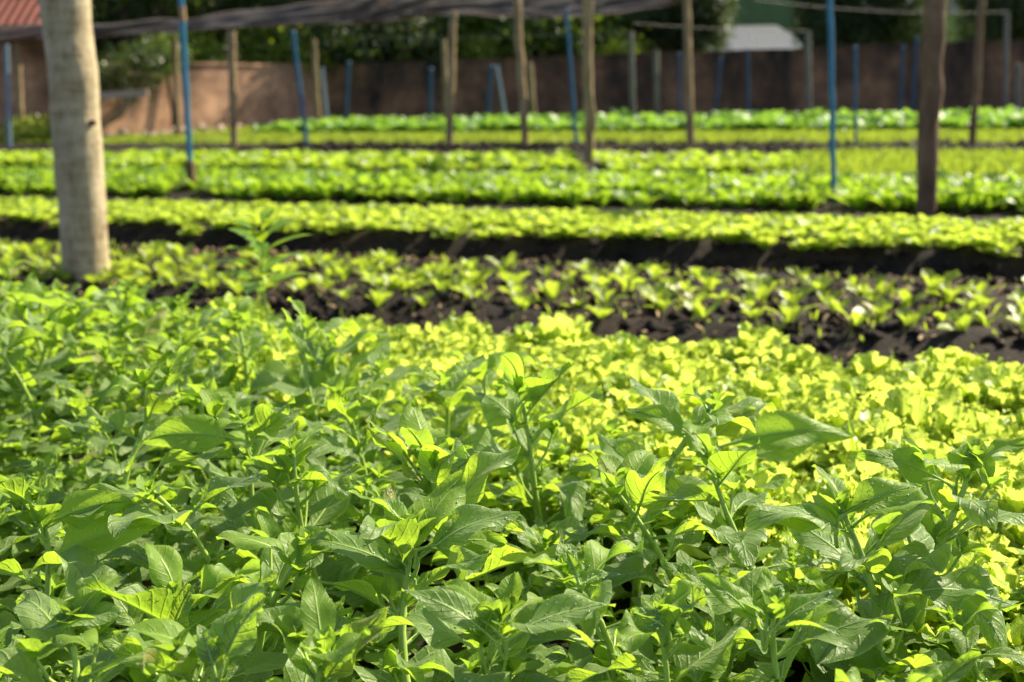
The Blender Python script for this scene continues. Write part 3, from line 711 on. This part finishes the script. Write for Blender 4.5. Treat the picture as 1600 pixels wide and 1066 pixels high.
# dry litter and clods on the soil
def litter():
    b = MB()
    for _ in range(2600):
        s = rng.uniform(3.5, 6.3); t = rng.uniform(-8, 1.5); x, y = st2xy(s, t); z = gz(x, y) + .018
        a = rng.uniform(0, 6.28); L = rng.uniform(.012, .06); w = rng.uniform(.002, .007)
        d = np.array([cos(a), sin(a), rng.normal(0, .3)]); n_ = np.array([-sin(a), cos(a), rng.normal(0, .5)])
        p = np.array([x, y, z]); mid = p + [0, 0, rng.uniform(0, .008)]
        b.add([p - d * L / 2 - n_ * w, p - d * L / 2 + n_ * w, mid + n_ * w, mid - n_ * w, p + d * L / 2 + n_ * w * .6, p + d * L / 2 - n_ * w * .6], [(0, 1, 2, 3), (3, 2, 4, 5)])
    tag(obj('dry_litter', b.mesh('dry_litter', [M['straw']])), 'dry brown straw and leaf bits scattered on the dark soil', 'litter', kind='stuff')
    b = MB()
    for _ in range(13000):
        s = rng.choice([rng.uniform(3.4, 4.9), rng.uniform(4.6, 6.4), rng.uniform(8, 9.3), rng.uniform(16.6, 18.9)], p=[.35, .35, .1, .2]); t = rng.uniform(-12, 2.5)
        x, y = st2xy(s, t); r = rng.uniform(.05, .2) ** 2 * (1.8 if s > 17 else 1); c = np.array([x, y, gz(x, y) + r * .3])
        vs = [c + r * rng.uniform(.7, 1.2) * np.array(q) for q in ((1, 0, 0), (0, 1, 0), (-1, 0, 0), (0, -1, 0), (0, 0, .8), (0, 0, -.8))]
        b.add(vs, [(0, 1, 4), (1, 2, 4), (2, 3, 4), (3, 0, 4), (1, 0, 5), (2, 1, 5), (3, 2, 5), (0, 3, 5)])
    tag(obj('soil_clods', b.mesh('soil_clods', [M['soil']])), 'crumbly dark soil clods in the furrows', 'soil', kind='stuff')
litter()

# ------------------------------------------------------------------ poles
def wobble(k, amp, seed): return [(amp * noise.noise(Vector((seed, i * .35, 0))), amp * noise.noise(Vector((seed + 9, i * .35, 3))), 0) for i in range(k)]
def pole(name, label, cat, xt, yt, xb, yb, wt, wb, m_, Y=None, zt=None, sides=14, amp=.02, knots=True, extra=0., group=None, stump=None, yaw=0, rough=.06):
    """a pole standing on the ground where its foot shows; its head where the photo shows it (or beyond the frame)"""
    foot = at(xb, yb, 0.0) if Y is None else atY(xb, yb, Y)
    z0 = gz(foot.x, foot.y)
    if Y is None:
        foot = at(xb, yb, z0)
    Y = foot.y
    head = atY(xt, yt, Y)
    d = head - foot
    if extra: head = head + d.normalized() * extra; d = head - foot
    start = foot - d.normalized() * .25 if foot.z < z0 + .3 else foot.copy()
    if foot.z > z0 + .02 : start = foot - d * ((foot.z - z0 + .15) / d.z)
    root = tag(obj(name, None), label, cat, group); root.location = start
    rt, rb = wt / 2 / FPX * Y, wb / 2 / FPX * Y
    k = 40; sd_ = rng.uniform(0, 100); wv = wobble(k, amp, sd_)
    pts_, rad = [], []
    for i in range(k):
        q = i / (k - 1); p = (head - start) * q + Vector(wv[i]) * min(1, q * 3)
        r0 = rb + (rt - rb) * q
        def rr(g, r0=r0, q=q):
            return r0 * (1 + rough * noise.noise(Vector((cos(g) * 1.2 + sd_, sin(g) * 1.2, q * 14))) + rough * .8 * noise.noise(Vector((cos(g) * 2 + sd_, sin(g) * 2, q * 40))))
        pts_.append(p); rad.append(rr)
    b = MB(); tube(b, pts_, rad, sides)
    return root, b, pts_, (rt + rb) / 2, Y
def finish(root, b, part, m_): return obj(part, b.mesh(part, [m_]), root)

# the two thick tree trunks and the wooden posts
r, b, P_, rad, Y = pole('tree_trunk', 'thick pale smooth trunk with brown patches at the left', 'tree trunk', 102, 0, 138, 438, 74, 72, None, extra=1.5, sides=28, amp=.02, rough=.05)
finish(r, b, 'trunk', M['palebark'])
for q, a in ((.34, .1),):
    kb = MB()
    c = P_[int(q * 39)]; rr_ = rad
    for g in range(1):
        o_ = c + Vector((cos(a) * rr_ * .9, -sin(a + .6) * rr_ * .9, 0)); d = Vector((cos(a), -.6, 0)).normalized()
        tube(kb, [o_ - d * .02, o_ + d * .012, o_ + d * .022], [.018, .014, .006], 12)
    obj('branch_scar', kb.mesh('branch_scar', [M['brownbark']]), r)
r, b, P_, rad, Y = pole('tree_trunk', 'thick dark brown crooked trunk at the right', 'tree trunk', 1460, 0, 1446, 335, 34, 31, None, extra=1.2, sides=22, amp=.022, rough=.10)
finish(r, b, 'trunk', M['brownbark'])

WOOD = [
 (27, 68, 33, 222, 10, 11, 'polewood', 'wooden pole beside the blue pipe at the left edge'),
 (273, 60, 278, 216, 8, 9, 'polewood', 'thin wooden pole just left of the tall blue pipe'),
 (361, 48, 366, 226, 13, 11, 'polewood', 'wooden pole standing before the reddish wall'),
 (490, 62, 497, 192, 8, 9, 'polewood', 'thin wooden pole at the corner of the reddish and dark walls'),
 (693, 62, 700, 205, 8, 8, 'polewood', 'short thin wooden pole leaning on its taller neighbour'),
 (708, 18, 702, 229, 11, 12, 'polewood', 'wooden pole holding the middle of the shade net'),
 (807, 0, 821, 228, 12, 12, 'polewood', 'crooked wooden pole passing in front of the shade net left of centre'),
 (828, 98, 834, 182, 8, 8, 'polewood', 'faint wooden pole against the dark wall behind the crooked pole'),
 (916, 0, 922, 254, 16, 15, 'polewood', 'stout forked looking wooden pole in the middle'),
 (986, 50, 989, 174, 8, 8, 'greywood', 'grey wooden pole holding the left end of a wire'),
 (1025, 78, 1027, 172, 8, 8, 'greywood', 'short grey wooden pole before the dark wall'),
 (1073, 0, 1079, 226, 11, 12, 'polewood', 'straight wooden pole where the shade net ends'),
 (1262, 48, 1264, 170, 9, 9, 'greywood', 'grey post with the wire tied to its head'),
 (1534, 0, 1519, 226, 11, 11, 'brownbark', 'thin brown pole leaning right near the right edge'),
 (1573, 18, 1571, 157, 8, 8, 'greywood', 'grey post holding the wire at the far right'),
 (1592, 100, 1590, 160, 10, 10, 'greywood', 'short pale post at the right edge'),
]
heads = {}
for xt, yt, xb, yb, wt, wb, mk, lab in WOOD:
    hidden = yb < 215
    r, b, P_, rad, Y = pole('wooden_pole', lab, 'pole', xt, yt, xb, yb, wt, wb, None, Y=(27.3 if hidden else None), extra=(.9 if yt <= 0 else 0), amp=.016 if wt > 10 else .010, rough=.10, sides=12)
    if lab.startswith('stout'):
        # a second stem grown along the first
        P2 = [p + Vector((.035 + .03 * sin(i * .25), -.02, 0)) for i, p in enumerate(P_)]
        tube(b, P2[8:], [rad * .5] * (len(P2) - 8), 10)
    finish(r, b, 'shaft', M[mk])
    heads[xt] = r.location + P_[-1]
    # wire tie round the head
    tb = MB(); c = P_[-3] if yt > 0 else P_[-6]
    for g in range(3): tube(tb, [c + Vector((cos(a) * (rad + .006), sin(a) * (rad + .006), .012 * g)) for a in np.linspace(0, 2 * pi, 13)], .004, 4, cap=False)
    obj('wire_tie', tb.mesh('wire_tie', [M['wire']]), r)

BLUE = [
 (10, 72, 15, 226, 11, 'palepipe', 'pale blue pipe at the left edge before the shed'),
 (458, 50, 479, 226, 10, 'blue', 'leaning blue pipe before the corner of the walls'),
 (503, 108, 511, 192, 9, 'palepipe', 'short pale grey pipe next to the thin pole at the wall corner'),
 (545, 98, 540, 192, 9, 'blue', 'faint dark blue pipe in the shade left of the dark wall'),
 (673, 108, 672, 182, 10, 'blue', 'short blue pipe before the dark wall left of the net pole'),
 (767, 104, 762, 180, 10, 'blue', 'dark blue pipe forming the left leg of a narrow A'),
 (776, 104, 789, 180, 8, 'palepipe', 'pale blue pipe forming the right leg of a narrow A'),
 (885, 16, 901, 231, 9, 'blue', 'tall leaning blue pipe left of the stout middle pole'),
 (1061, 84, 1063, 178, 8, 'blue', 'blue pipe just left of the straight wooden pole'),
 (1126, 92, 1118, 178, 8, 'blue', 'blue pipe leaning right before the dark wall'),
 (1168, 78, 1169, 208, 8, 'blue', 'blue pipe below the grey metal roof'),
 (1337, 74, 1337, 226, 8, 'blue', 'blue pipe halfway between the tall pipe and the brown trunk'),
 (1411, 74, 1407, 170, 8, 'blue', 'short blue pipe left of the brown trunk'),
 (1433, 60, 1425, 178, 8, 'blue', 'blue pipe close against the left side of the brown trunk'),
]
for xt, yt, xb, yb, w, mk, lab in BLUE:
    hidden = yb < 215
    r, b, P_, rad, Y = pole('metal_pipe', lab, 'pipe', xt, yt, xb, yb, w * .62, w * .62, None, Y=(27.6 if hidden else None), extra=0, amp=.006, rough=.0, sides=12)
    finish(r, b, 'pipe', M['shadeblue' if (mk == 'blue' and hidden) else ('midblue' if mk == 'blue' else mk)])
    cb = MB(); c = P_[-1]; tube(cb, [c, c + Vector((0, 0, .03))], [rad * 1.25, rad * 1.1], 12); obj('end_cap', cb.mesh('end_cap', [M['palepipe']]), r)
# nearest blue pipe, tied to a short wooden stake
r, b, P_, rad, Y = pole('metal_pipe', 'tall bright blue pipe strapped to a short dark stake at left', 'pipe', 283, 0, 298, 275, 9, 9, None, Y=12.6, extra=.8, amp=.008, rough=0, sides=14)
finish(r, b, 'pipe', M['blue'])
cb = MB(); c = atY(285, 22, 12.6) - r.location; tube(cb, [c - Vector((0, 0, .07)), c + Vector((0, 0, .07))], [rad * 1.12] * 2, 14); obj('clamp', cb.mesh('clamp', [M['straw']]), r)
r, b, P_, rad, Y = pole('wooden_stake', 'short dark wooden stake holding the tall blue pipe at left', 'stake', 298, 252, 299, 301, 14, 16, None, Y=12.55, amp=.02, rough=.14, sides=12)
finish(r, b, 'stake', M['brownbark'])
r, b, P_, rad, Y = pole('metal_pipe', 'tall saturated blue pipe standing left of the brown trunk', 'pipe', 1297, 0, 1303, 316, 9, 8.5, None, extra=.8, amp=.008, rough=0, sides=14)
finish(r, b, 'pipe', M['blue'])

# wires
def wire(label, a, b_, sag, rad=.006, k=18):
    b = MB(); a, b_ = Vector(a), Vector(b_)
    tube(b, [(a.lerp(b_, i / k)) - Vector((0, 0, sag * 4 * (i / k) * (1 - i / k))) for i in range(k + 1)], rad, 5)
    tag(obj('wire', b.mesh('wire', [M['wire']])), label, 'wire')
wire('thin wire from the straight pole to the grey post', atY(990, 36, 22), heads[1262], .04, .004)
wire('thin wire sagging to the grey post at far right', atY(1180, 0, 20), heads[1573], .10, .004)
wire('loose wire running right above the middle poles', atY(560, 58, 26), heads[986], .05, .005)
lb = MB(); c = atY(1385, 2, 19)
tube(lb, [c + Vector((.36 * cos(a), .05 * sin(2 * a), .11 * sin(a) )) for a in np.linspace(2.6, 7.2, 22)], .006, 5)
tag(obj('wire', lb.mesh('wire', [M['wire']])), 'curled end of loose wire hanging at the top right', 'wire')

# ------------------------------------------------------------------ shade net, gathered and sagging between the poles
def net():
    xs = [-80, 0, 70, 140, 215, 290, 370, 450, 530, 600, 660, 720, 780, 830, 900, 970, 1030, 1078]
    top = [30, 36, 36, 33, 28, 22, 12, 2, -8, -10, -12, -14, -16, -18, -20, -22, -22, -12]
    bot = [60, 62, 60, 56, 54, 47, 42, 38, 36, 34, 26, 21, 24, 27, 26, 20, 10, 0]
    b = MB(); K = 150; J = 15; vs = []
    for i in range(K):
        x = np.interp(i / (K - 1), np.linspace(0, 1, len(xs)), xs); yt = np.interp(x, xs, top); yb = np.interp(x, xs, bot)
        q = at(x, 227 - .004 * x, 0); Yb = q.y + .35
        for j in range(J):
            w = j / (J - 1)
            y = yt + (yb - yt) * sin(w * pi / 2 * 1.0) if w < 1 else yb
            p = atY(x, y, Yb)
            p.y += .9 * (1 - w) ** 1.6 + (.10 + .06 * sin(x * .013)) * sin(w * 17 + .05 * x + 2 * sin(x * .021)) + .03 * noise.noise(Vector((i * .3, j * .8, 0)))
            p.z += .05 * noise.noise(Vector((i * .13, j * .5, 4)))
            vs.append(tuple(p))
        # hem rolled under and back
        for w in (.4, 1.0):
            p = atY(x, yb - 9 * w, Yb); p.y += .25 + .5 * w; vs.append(tuple(p))
    b.add(vs, gf(K, J + 2))
    # back sheet of the roof net lying nearly level on its wires, seen edge on
    o = tag(obj('shade_net', b.mesh('shade_net', [M['net']])), 'dark grey shade net bunched up and sagging along the pole tops', 'net')
    so = o.modifiers.new('thick', 'SOLIDIFY'); so.thickness = .006
    b2 = MB()
    tube(b2, [vs[i * (J + 2) + J - 1] for i in range(0, K, 2)], .014, 6)
    obj('hem_rope', b2.mesh('hem_rope', [M['plank']]), o)
net()

# ------------------------------------------------------------------ boundary walls
def wall(name, label, a, b_, topa, topb, m_, th=.2, k=40, jag=.03):
    """wall between two ground points, its top following the photo, with an uneven coping"""
    a, b_ = Vector(a), Vector(b_); d = (b_ - a); L = d.length; ang = math.atan2(d.y, d.x)
    b = MB(); vs = []
    for i in range(k):
        x = L * i / (k - 1); z = topa + (topb - topa) * i / (k - 1) + jag * noise.noise(Vector((x * 1.1, topa, 0)))
        vs += [(x, 0, -.3), (x, 0, z), (x, th, z), (x, th, -.3)]
    f = []
    for i in range(k - 1):
        for j in range(3): p = i * 4 + j; f.append((p, p + 4, p + 5, p + 1))
    f += [(0, 1, 2, 3)]; e = (k - 1) * 4; f.append((e + 3, e + 2, e + 1, e))
    b.add(vs, f)
    root = tag(obj(name, None), label, 'wall'); root.location = (a.x, a.y, 0); root.rotation_euler = (0, 0, ang)
    obj('masonry', b.mesh('masonry', [m_], False), root)
    c = MB(); vs = []
    for i in range(k):
        x = L * i / (k - 1); z = topa + (topb - topa) * i / (k - 1) + jag * noise.noise(Vector((x * 1.1, topa, 0)))
        vs += [(x, -.035, z + .003), (x, -.03, z + .055), (x, th + .03, z + .055), (x, th + .035, z + .003)]
    f = []
    for i in range(k - 1):
        for j in range(4): p = i * 4 + j; q = i * 4 + (j + 1) % 4; f.append((p, p + 4, q + 4, q))
    f += [(0, 1, 2, 3), (e + 3, e + 2, e + 1, e)]
    c.add(vs, f); obj('coping', c.mesh('coping', [m_], False), root)
    return root
W0, W1, W2, W3 = Vector((-4.75, 31, 0)), Vector((19, 34.2, 0)), Vector((-9.0, 25.9, 0)), Vector((-17, 25.9, 0))
def topz(x, y, Y): return atY(x, y, Y).z
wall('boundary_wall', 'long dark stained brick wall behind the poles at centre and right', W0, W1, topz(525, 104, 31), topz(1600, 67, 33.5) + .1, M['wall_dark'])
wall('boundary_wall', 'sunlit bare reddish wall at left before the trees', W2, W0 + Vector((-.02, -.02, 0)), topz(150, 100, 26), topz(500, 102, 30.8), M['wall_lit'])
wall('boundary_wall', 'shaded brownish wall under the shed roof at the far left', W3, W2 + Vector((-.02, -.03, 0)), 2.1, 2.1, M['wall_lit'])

# planks, rubble and a mound by the left wall
b = MB(); a0 = atY(152, 150, 25.0); a1 = atY(232, 142, 25.3)
box(b, (0, -.03, -.07), ((a1 - a0).length, .03, .07)); o = tag(obj('plank', b.mesh('plank', [M['plank']], False)), 'pale plank leaning across rubble by the reddish wall', 'plank'); o.location = a0; o.rotation_euler = (0, -.05, .1)
b = MB(); a0 = atY(205, 150, 25.1); tube(b, [a0, atY(190, 180, 25), (at(165, 214).x, 24.9, -.05)], .05, 7); tag(obj('wooden_prop', b.mesh('wooden_prop', [M['polewood']])), 'dark prop holding up the pale plank by the wall', 'prop')
b = MB()
for _ in range(70):
    q_ = rng.uniform(0, 1); c = W2.lerp(W0, q_) + Vector((.3, -.4, 0)) * rng.uniform(.6, 2.2); r_ = rng.uniform(.04, .13); c.z = r_ * .4 + rng.uniform(0, .12)
    vs = [c + Vector(q) * r_ * rng.uniform(.7, 1.3) for q in ((1, 0, 0), (0, 1, 0), (-1, 0, 0), (0, -1, 0), (0, 0, .8), (0, 0, -.8))]
    b.add([tuple(v) for v in vs], [(0, 1, 4), (1, 2, 4), (2, 3, 4), (3, 0, 4), (1, 0, 5), (2, 1, 5), (3, 2, 5), (0, 3, 5)])
tag(obj('rubble', b.mesh('rubble', [M['plank']], False)), 'broken pale rubble along the foot of the reddish wall', 'rubble', kind='stuff')

# ------------------------------------------------------------------ shed with red roof, top left
sh = tag(obj('garden_shed', None), 'open shed with red tiled roof at the top left corner', 'shed'); sh.location = (-15, 29, 0)
def rel(p): return (p[0] + 15, p[1] - 29, p[2])
b = MB()
e0 = atY(-60, 66, 28.5); e1 = atY(78, 58, 28.5); t0_ = atY(-60, -60, 32); t1_ = atY(70, -60, 32)
vs = [rel(e0), rel(e1), rel(t1_), rel(t0_)]; vs += [(x, y, z + .09) for x, y, z in vs]
b.add(vs, [(0, 3, 2, 1), (4, 5, 6, 7), (0, 1, 5, 4), (1, 2, 6, 5), (2, 3, 7, 6), (3, 0, 4, 7)]); obj('roof', b.mesh('roof', [M['tiles']], False), sh)
b = MB(); p0 = rel(atY(-60, 72, 28.4)); p1 = rel(atY(44, 67, 28.4)); 
vs = [(p0[0], p0[1], p0[2] - .05), (p1[0], p1[1], p1[2] - .05), (p1[0], p1[1] + .05, p1[2] - .05), (p0[0], p0[1] + .05, p0[2] - .05)]; vs += [(x, y, z + .12) for x, y, z in vs]
b.add(vs, [(0, 3, 2, 1), (4, 5, 6, 7), (0, 1, 5, 4), (1, 2, 6, 5), (2, 3, 7, 6), (3, 0, 4, 7)]); obj('eave_board', b.mesh('eave_board', [M['plank']], False), sh)
b = MB(); box(b, (-1, 3.3, -.3), (4.6, 3.5, 2.3)); obj('back_wall', b.mesh('back_wall', [M['wall_dark']], False), sh)
for x in (-14.6, -10.9):
    b = MB(); box(b, (x + 15 - .06, -.3, -.3), (x + 15 + .06, -.18, 1.95)); obj('post', b.mesh('post', [M['greywood']], False), sh)

# ------------------------------------------------------------------ buildings behind the wall at right
def house(name, label, xa, xb, ytop, Y, depth, wallm, roofm, yroof, pitch_, overh=.25):
    a = atY(xa, ytop, Y); c = atY(xb, ytop, Y); root = tag(obj(name, None), label, 'building'); root.location = (a.x, Y, 0)
    w = c.x - a.x; h = a.z
    b = MB(); box(b, (0, 0, -.3), (w, depth, h)); obj('wall', b.mesh('wall', [wallm], False), root)
    b = MB(); rz = yroof
    vs = [(-overh, -overh, h + .01), (w + overh, -overh, h + .01), (w + overh, depth, h + pitch_), (-overh, depth, h + pitch_)]
    vs += [(x, y, z + .06) for x, y, z in vs]
    b.add(vs, [(0, 3, 2, 1), (4, 5, 6, 7), (0, 1, 5, 4), (1, 2, 6, 5), (2, 3, 7, 6), (3, 0, 4, 7)]); obj('roof', b.mesh('roof', [roofm], False), root)
    return root, w, h
house('metal_roofed_shed', 'low building with grey corrugated roof showing above the dark wall', 1118, 1262, 84, 42, 6, M['palewall'], M['metalroof'], 0, 1.05)
rt_, w, h = house('green_building', 'dull green painted building behind the grey metal roof', 1080, 1330, -70, 52, 6, M['greenwall'], M['metalroof'], 0, .5)
b = MB()
for k in (1.2, 3.6, 5.4): box(b, (k, -.04, 4.1), (k + .7, .02, 5.0))
obj('window', b.mesh('window', [M['wall_dark']], False), rt_)
rt_, w, h = house('lime_building', 'lime green wall glimpsed between the two dark trees at right', 1440, 1530, -60, 46, 5, M['limewall'], M['metalroof'], 0, .5)
b = MB(); box(b, (1.08, -.12, 3.05), (1.32, -.003, 5)); obj('pillar', b.mesh('pillar', [M['palewall']], False), rt_)
house('pink_building', 'pink wall seen through the leaves above the dark wall at centre', 965, 1060, 72, 40, 3, M['pinkish'], M['tiles'], 0, .2)
house('pale_building', 'pale bluish building glimpsed between the trees above the middle poles', 715, 800, 50, 44, 4, M['palepipe'], M['metalroof'], 0, .3)

# ------------------------------------------------------------------ trees
def tree(name, label, blobs, mk, n_, lsz, trunk, cat='tree', seed=0, box_=None):
    """blobs: (x, y, z, rx, ry, rz); leaves are small bent faces spread through uneven clumps"""
    root = tag(obj(name, None), label, cat, None); base = Vector((trunk[0], trunk[1], 0)); root.location = base
    b = MB(); vol = np.array([q[3] * q[4] * q[5] for q in blobs]) ** (2 / 3); vol /= vol.sum()
    which = rng.choice(len(blobs), n_, p=vol); B = np.array(blobs)[which]
    # leaf clusters: centres on the clump surface, leaves gathered round them
    ncl = max(12, n_ // 26); ci = rng.choice(len(blobs), ncl, p=vol); d = rng.normal(size=(ncl, 3)); d /= np.linalg.norm(d, axis=1)[:, None]
    rr_ = rng.uniform(.45, 1.08, ncl) ** .6
    C0 = np.array(blobs)[ci]; cen = C0[:, :3] + d * rr_[:, None] * C0[:, 3:]
    if box_ is not None: cen = np.clip(cen, box_[0], box_[1])
    sel = rng.integers(0, ncl, n_); off = rng.normal(0, 1, (n_, 3)) * lsz * 2.6
    P = cen[sel] + off - np.array(base)
    nrm = d[sel] * .8 + rng.normal(0, .7, (n_, 3)) + np.array([0, 0, .5]); nrm /= np.linalg.norm(nrm, axis=1)[:, None]
    t = np.cross(nrm, rng.normal(size=(n_, 3))); t /= np.linalg.norm(t, axis=1)[:, None]; s_ = np.cross(nrm, t)
    L = lsz * rng.uniform(.7, 1.4, n_)[:, None]; W = L * .45
    V = np.stack([P - t * L, P + s_ * W - nrm * L * .12, P + t * L - nrm * L * .3, P - s_ * W - nrm * L * .12], 1).reshape(-1, 3)
    i = np.arange(n_)[:, None] * 4; b.add(V, i + np.array([[0, 1, 2, 3]]), np.tile([[.5, 0], [1, .5], [.5, 1], [0, .5]], (n_, 1)))
    b.r[0] = np.repeat(np.clip(rng.uniform(0, 1, ncl)[sel] * .7 + rng.uniform(0, .3, n_), 0, 1), 4)
    obj('crown', b.mesh('crown', [M[mk]]), root)
    tb = MB(); th = trunk[2]; r0 = trunk[3]
    top = Vector((rng.normal(0, .15), rng.normal(0, .1), th)); tube(tb, [Vector((0, 0, -.3)), top * .35 + Vector((.05, 0, 0)), top * .7, top], [r0 * 1.3, r0, r0 * .85, r0 * .7], 10)
    for k, q in enumerate(blobs[:9]):
        e = Vector(q[:3]) - base; e = top + (e - top) * .85; m1 = top.lerp(e, .5) + Vector((rng.normal(0, .1), rng.normal(0, .1), .12)); tube(tb, [top * .92, m1, e], [r0 * .5, r0 * .32, r0 * .1], 7)
    obj('trunk', tb.mesh('trunk', [M['bark']]), root)
def blobs_from(pxs, Y, dep=1.2):
    """clumps centred where the crown shows: (x, y, rx, ry) in the photo, at distance Y"""
    out = []
    for x, y, rx, ry in pxs:
        p = atY(x, y, Y + rng.uniform(-.5, .5) * dep); out.append((p.x, p.y, p.z, rx / FPX * Y, dep * .8, ry / FPX * Y))
    return out
def T(x, Y, th, r): p = atY(x, 100, Y); return (p.x, Y, th, r)
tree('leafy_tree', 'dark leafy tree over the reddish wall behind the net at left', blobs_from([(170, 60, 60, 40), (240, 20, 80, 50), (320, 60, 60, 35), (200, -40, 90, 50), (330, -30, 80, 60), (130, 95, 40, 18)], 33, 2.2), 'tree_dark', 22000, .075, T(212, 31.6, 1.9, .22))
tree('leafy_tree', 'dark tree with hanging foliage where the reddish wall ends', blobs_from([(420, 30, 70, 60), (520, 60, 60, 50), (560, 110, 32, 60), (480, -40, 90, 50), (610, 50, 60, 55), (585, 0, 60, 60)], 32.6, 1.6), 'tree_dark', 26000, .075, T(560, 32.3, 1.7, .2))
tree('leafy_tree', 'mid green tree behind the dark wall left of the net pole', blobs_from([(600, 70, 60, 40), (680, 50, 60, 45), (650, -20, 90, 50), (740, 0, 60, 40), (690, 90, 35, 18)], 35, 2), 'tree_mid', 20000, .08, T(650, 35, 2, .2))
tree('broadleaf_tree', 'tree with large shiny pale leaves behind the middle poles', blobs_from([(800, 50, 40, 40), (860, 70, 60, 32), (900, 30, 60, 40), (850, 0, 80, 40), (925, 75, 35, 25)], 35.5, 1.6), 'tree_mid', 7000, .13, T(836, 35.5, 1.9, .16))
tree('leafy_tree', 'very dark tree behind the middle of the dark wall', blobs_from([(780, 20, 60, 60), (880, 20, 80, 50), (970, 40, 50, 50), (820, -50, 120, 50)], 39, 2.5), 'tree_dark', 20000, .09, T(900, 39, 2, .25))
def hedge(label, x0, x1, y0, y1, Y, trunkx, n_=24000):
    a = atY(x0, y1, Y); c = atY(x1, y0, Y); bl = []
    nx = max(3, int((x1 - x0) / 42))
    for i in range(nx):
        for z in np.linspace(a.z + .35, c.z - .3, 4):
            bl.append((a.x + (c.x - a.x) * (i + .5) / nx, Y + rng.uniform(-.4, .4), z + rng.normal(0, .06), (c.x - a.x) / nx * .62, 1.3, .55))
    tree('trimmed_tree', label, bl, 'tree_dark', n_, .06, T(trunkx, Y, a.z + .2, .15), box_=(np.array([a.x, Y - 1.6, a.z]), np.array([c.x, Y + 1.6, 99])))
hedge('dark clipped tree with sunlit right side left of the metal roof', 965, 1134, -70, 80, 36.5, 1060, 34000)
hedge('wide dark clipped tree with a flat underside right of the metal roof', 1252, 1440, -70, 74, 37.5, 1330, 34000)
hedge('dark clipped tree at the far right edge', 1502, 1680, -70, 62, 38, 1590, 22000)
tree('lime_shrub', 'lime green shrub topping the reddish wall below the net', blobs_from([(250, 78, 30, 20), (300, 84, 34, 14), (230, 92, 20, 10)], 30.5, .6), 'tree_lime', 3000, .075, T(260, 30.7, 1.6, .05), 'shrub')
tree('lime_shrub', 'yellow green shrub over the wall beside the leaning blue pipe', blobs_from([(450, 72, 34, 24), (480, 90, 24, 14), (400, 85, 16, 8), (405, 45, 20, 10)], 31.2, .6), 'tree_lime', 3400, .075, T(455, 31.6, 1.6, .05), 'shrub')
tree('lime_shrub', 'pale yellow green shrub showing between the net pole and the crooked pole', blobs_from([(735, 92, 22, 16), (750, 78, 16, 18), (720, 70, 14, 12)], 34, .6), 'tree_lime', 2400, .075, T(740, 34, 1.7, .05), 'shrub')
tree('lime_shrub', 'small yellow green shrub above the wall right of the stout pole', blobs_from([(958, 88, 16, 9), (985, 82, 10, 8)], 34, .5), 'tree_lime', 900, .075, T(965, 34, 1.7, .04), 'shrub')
tree('leafy_bush', 'dark straggling bush hanging over the reddish wall behind the pale trunk', blobs_from([(180, 100, 40, 16), (232, 96, 30, 18), (165, 125, 22, 9), (205, 122, 34, 12), (258, 84, 26, 18), (190, 142, 26, 6), (250, 112, 12, 16)], 26.1, .9), 'tree_dark', 3200, .05, T(262, 27.6, 1.5, .05), 'bush')
tree('weed_mound', 'green mound of weeds at the foot of the reddish wall', [(at(175, 208).x, 25.2, .18, .7, .5, .28), (at(150, 200).x, 25.6, .3, .5, .4, .3)], 'tree_lime', 2600, .04, (at(170, 208).x, 25.4, .1, .02), 'weeds')
# a far belt of woodland so that no bare horizon shows between the crowns
def belt():
    b = MB(); n_ = 60000
    x = rng.uniform(-34, 40, n_); hgt = 7 + 2.5 * np.sin(x * .5) + 1.5 * np.sin(x * 1.7 + 1)
    y = 62 + rng.normal(0, 2.2, n_); z = rng.uniform(0, 1, n_) ** .8 * hgt
    P = np.stack([x, y, z], 1); t = rng.normal(size=(n_, 3)); t /= np.linalg.norm(t, axis=1)[:, None]; s_ = np.cross(t, rng.normal(size=(n_, 3))); s_ /= np.linalg.norm(s_, axis=1)[:, None]
    L = .26; V = np.stack([P - t * L, P + s_ * L * .6, P + t * L, P - s_ * L * .6], 1).reshape(-1, 3)
    i = np.arange(n_)[:, None] * 4; b.add(V, i + np.array([[0, 1, 2, 3]]), np.tile([[.5, 0], [1, .5], [.5, 1], [0, .5]], (n_, 1))); b.r[0] = np.repeat(rng.uniform(0, 1, n_), 4)
    tag(obj('woodland', b.mesh('woodland', [M['tree_dark']])), 'far belt of dark woodland behind the gardens', 'woodland', kind='stuff')
belt()
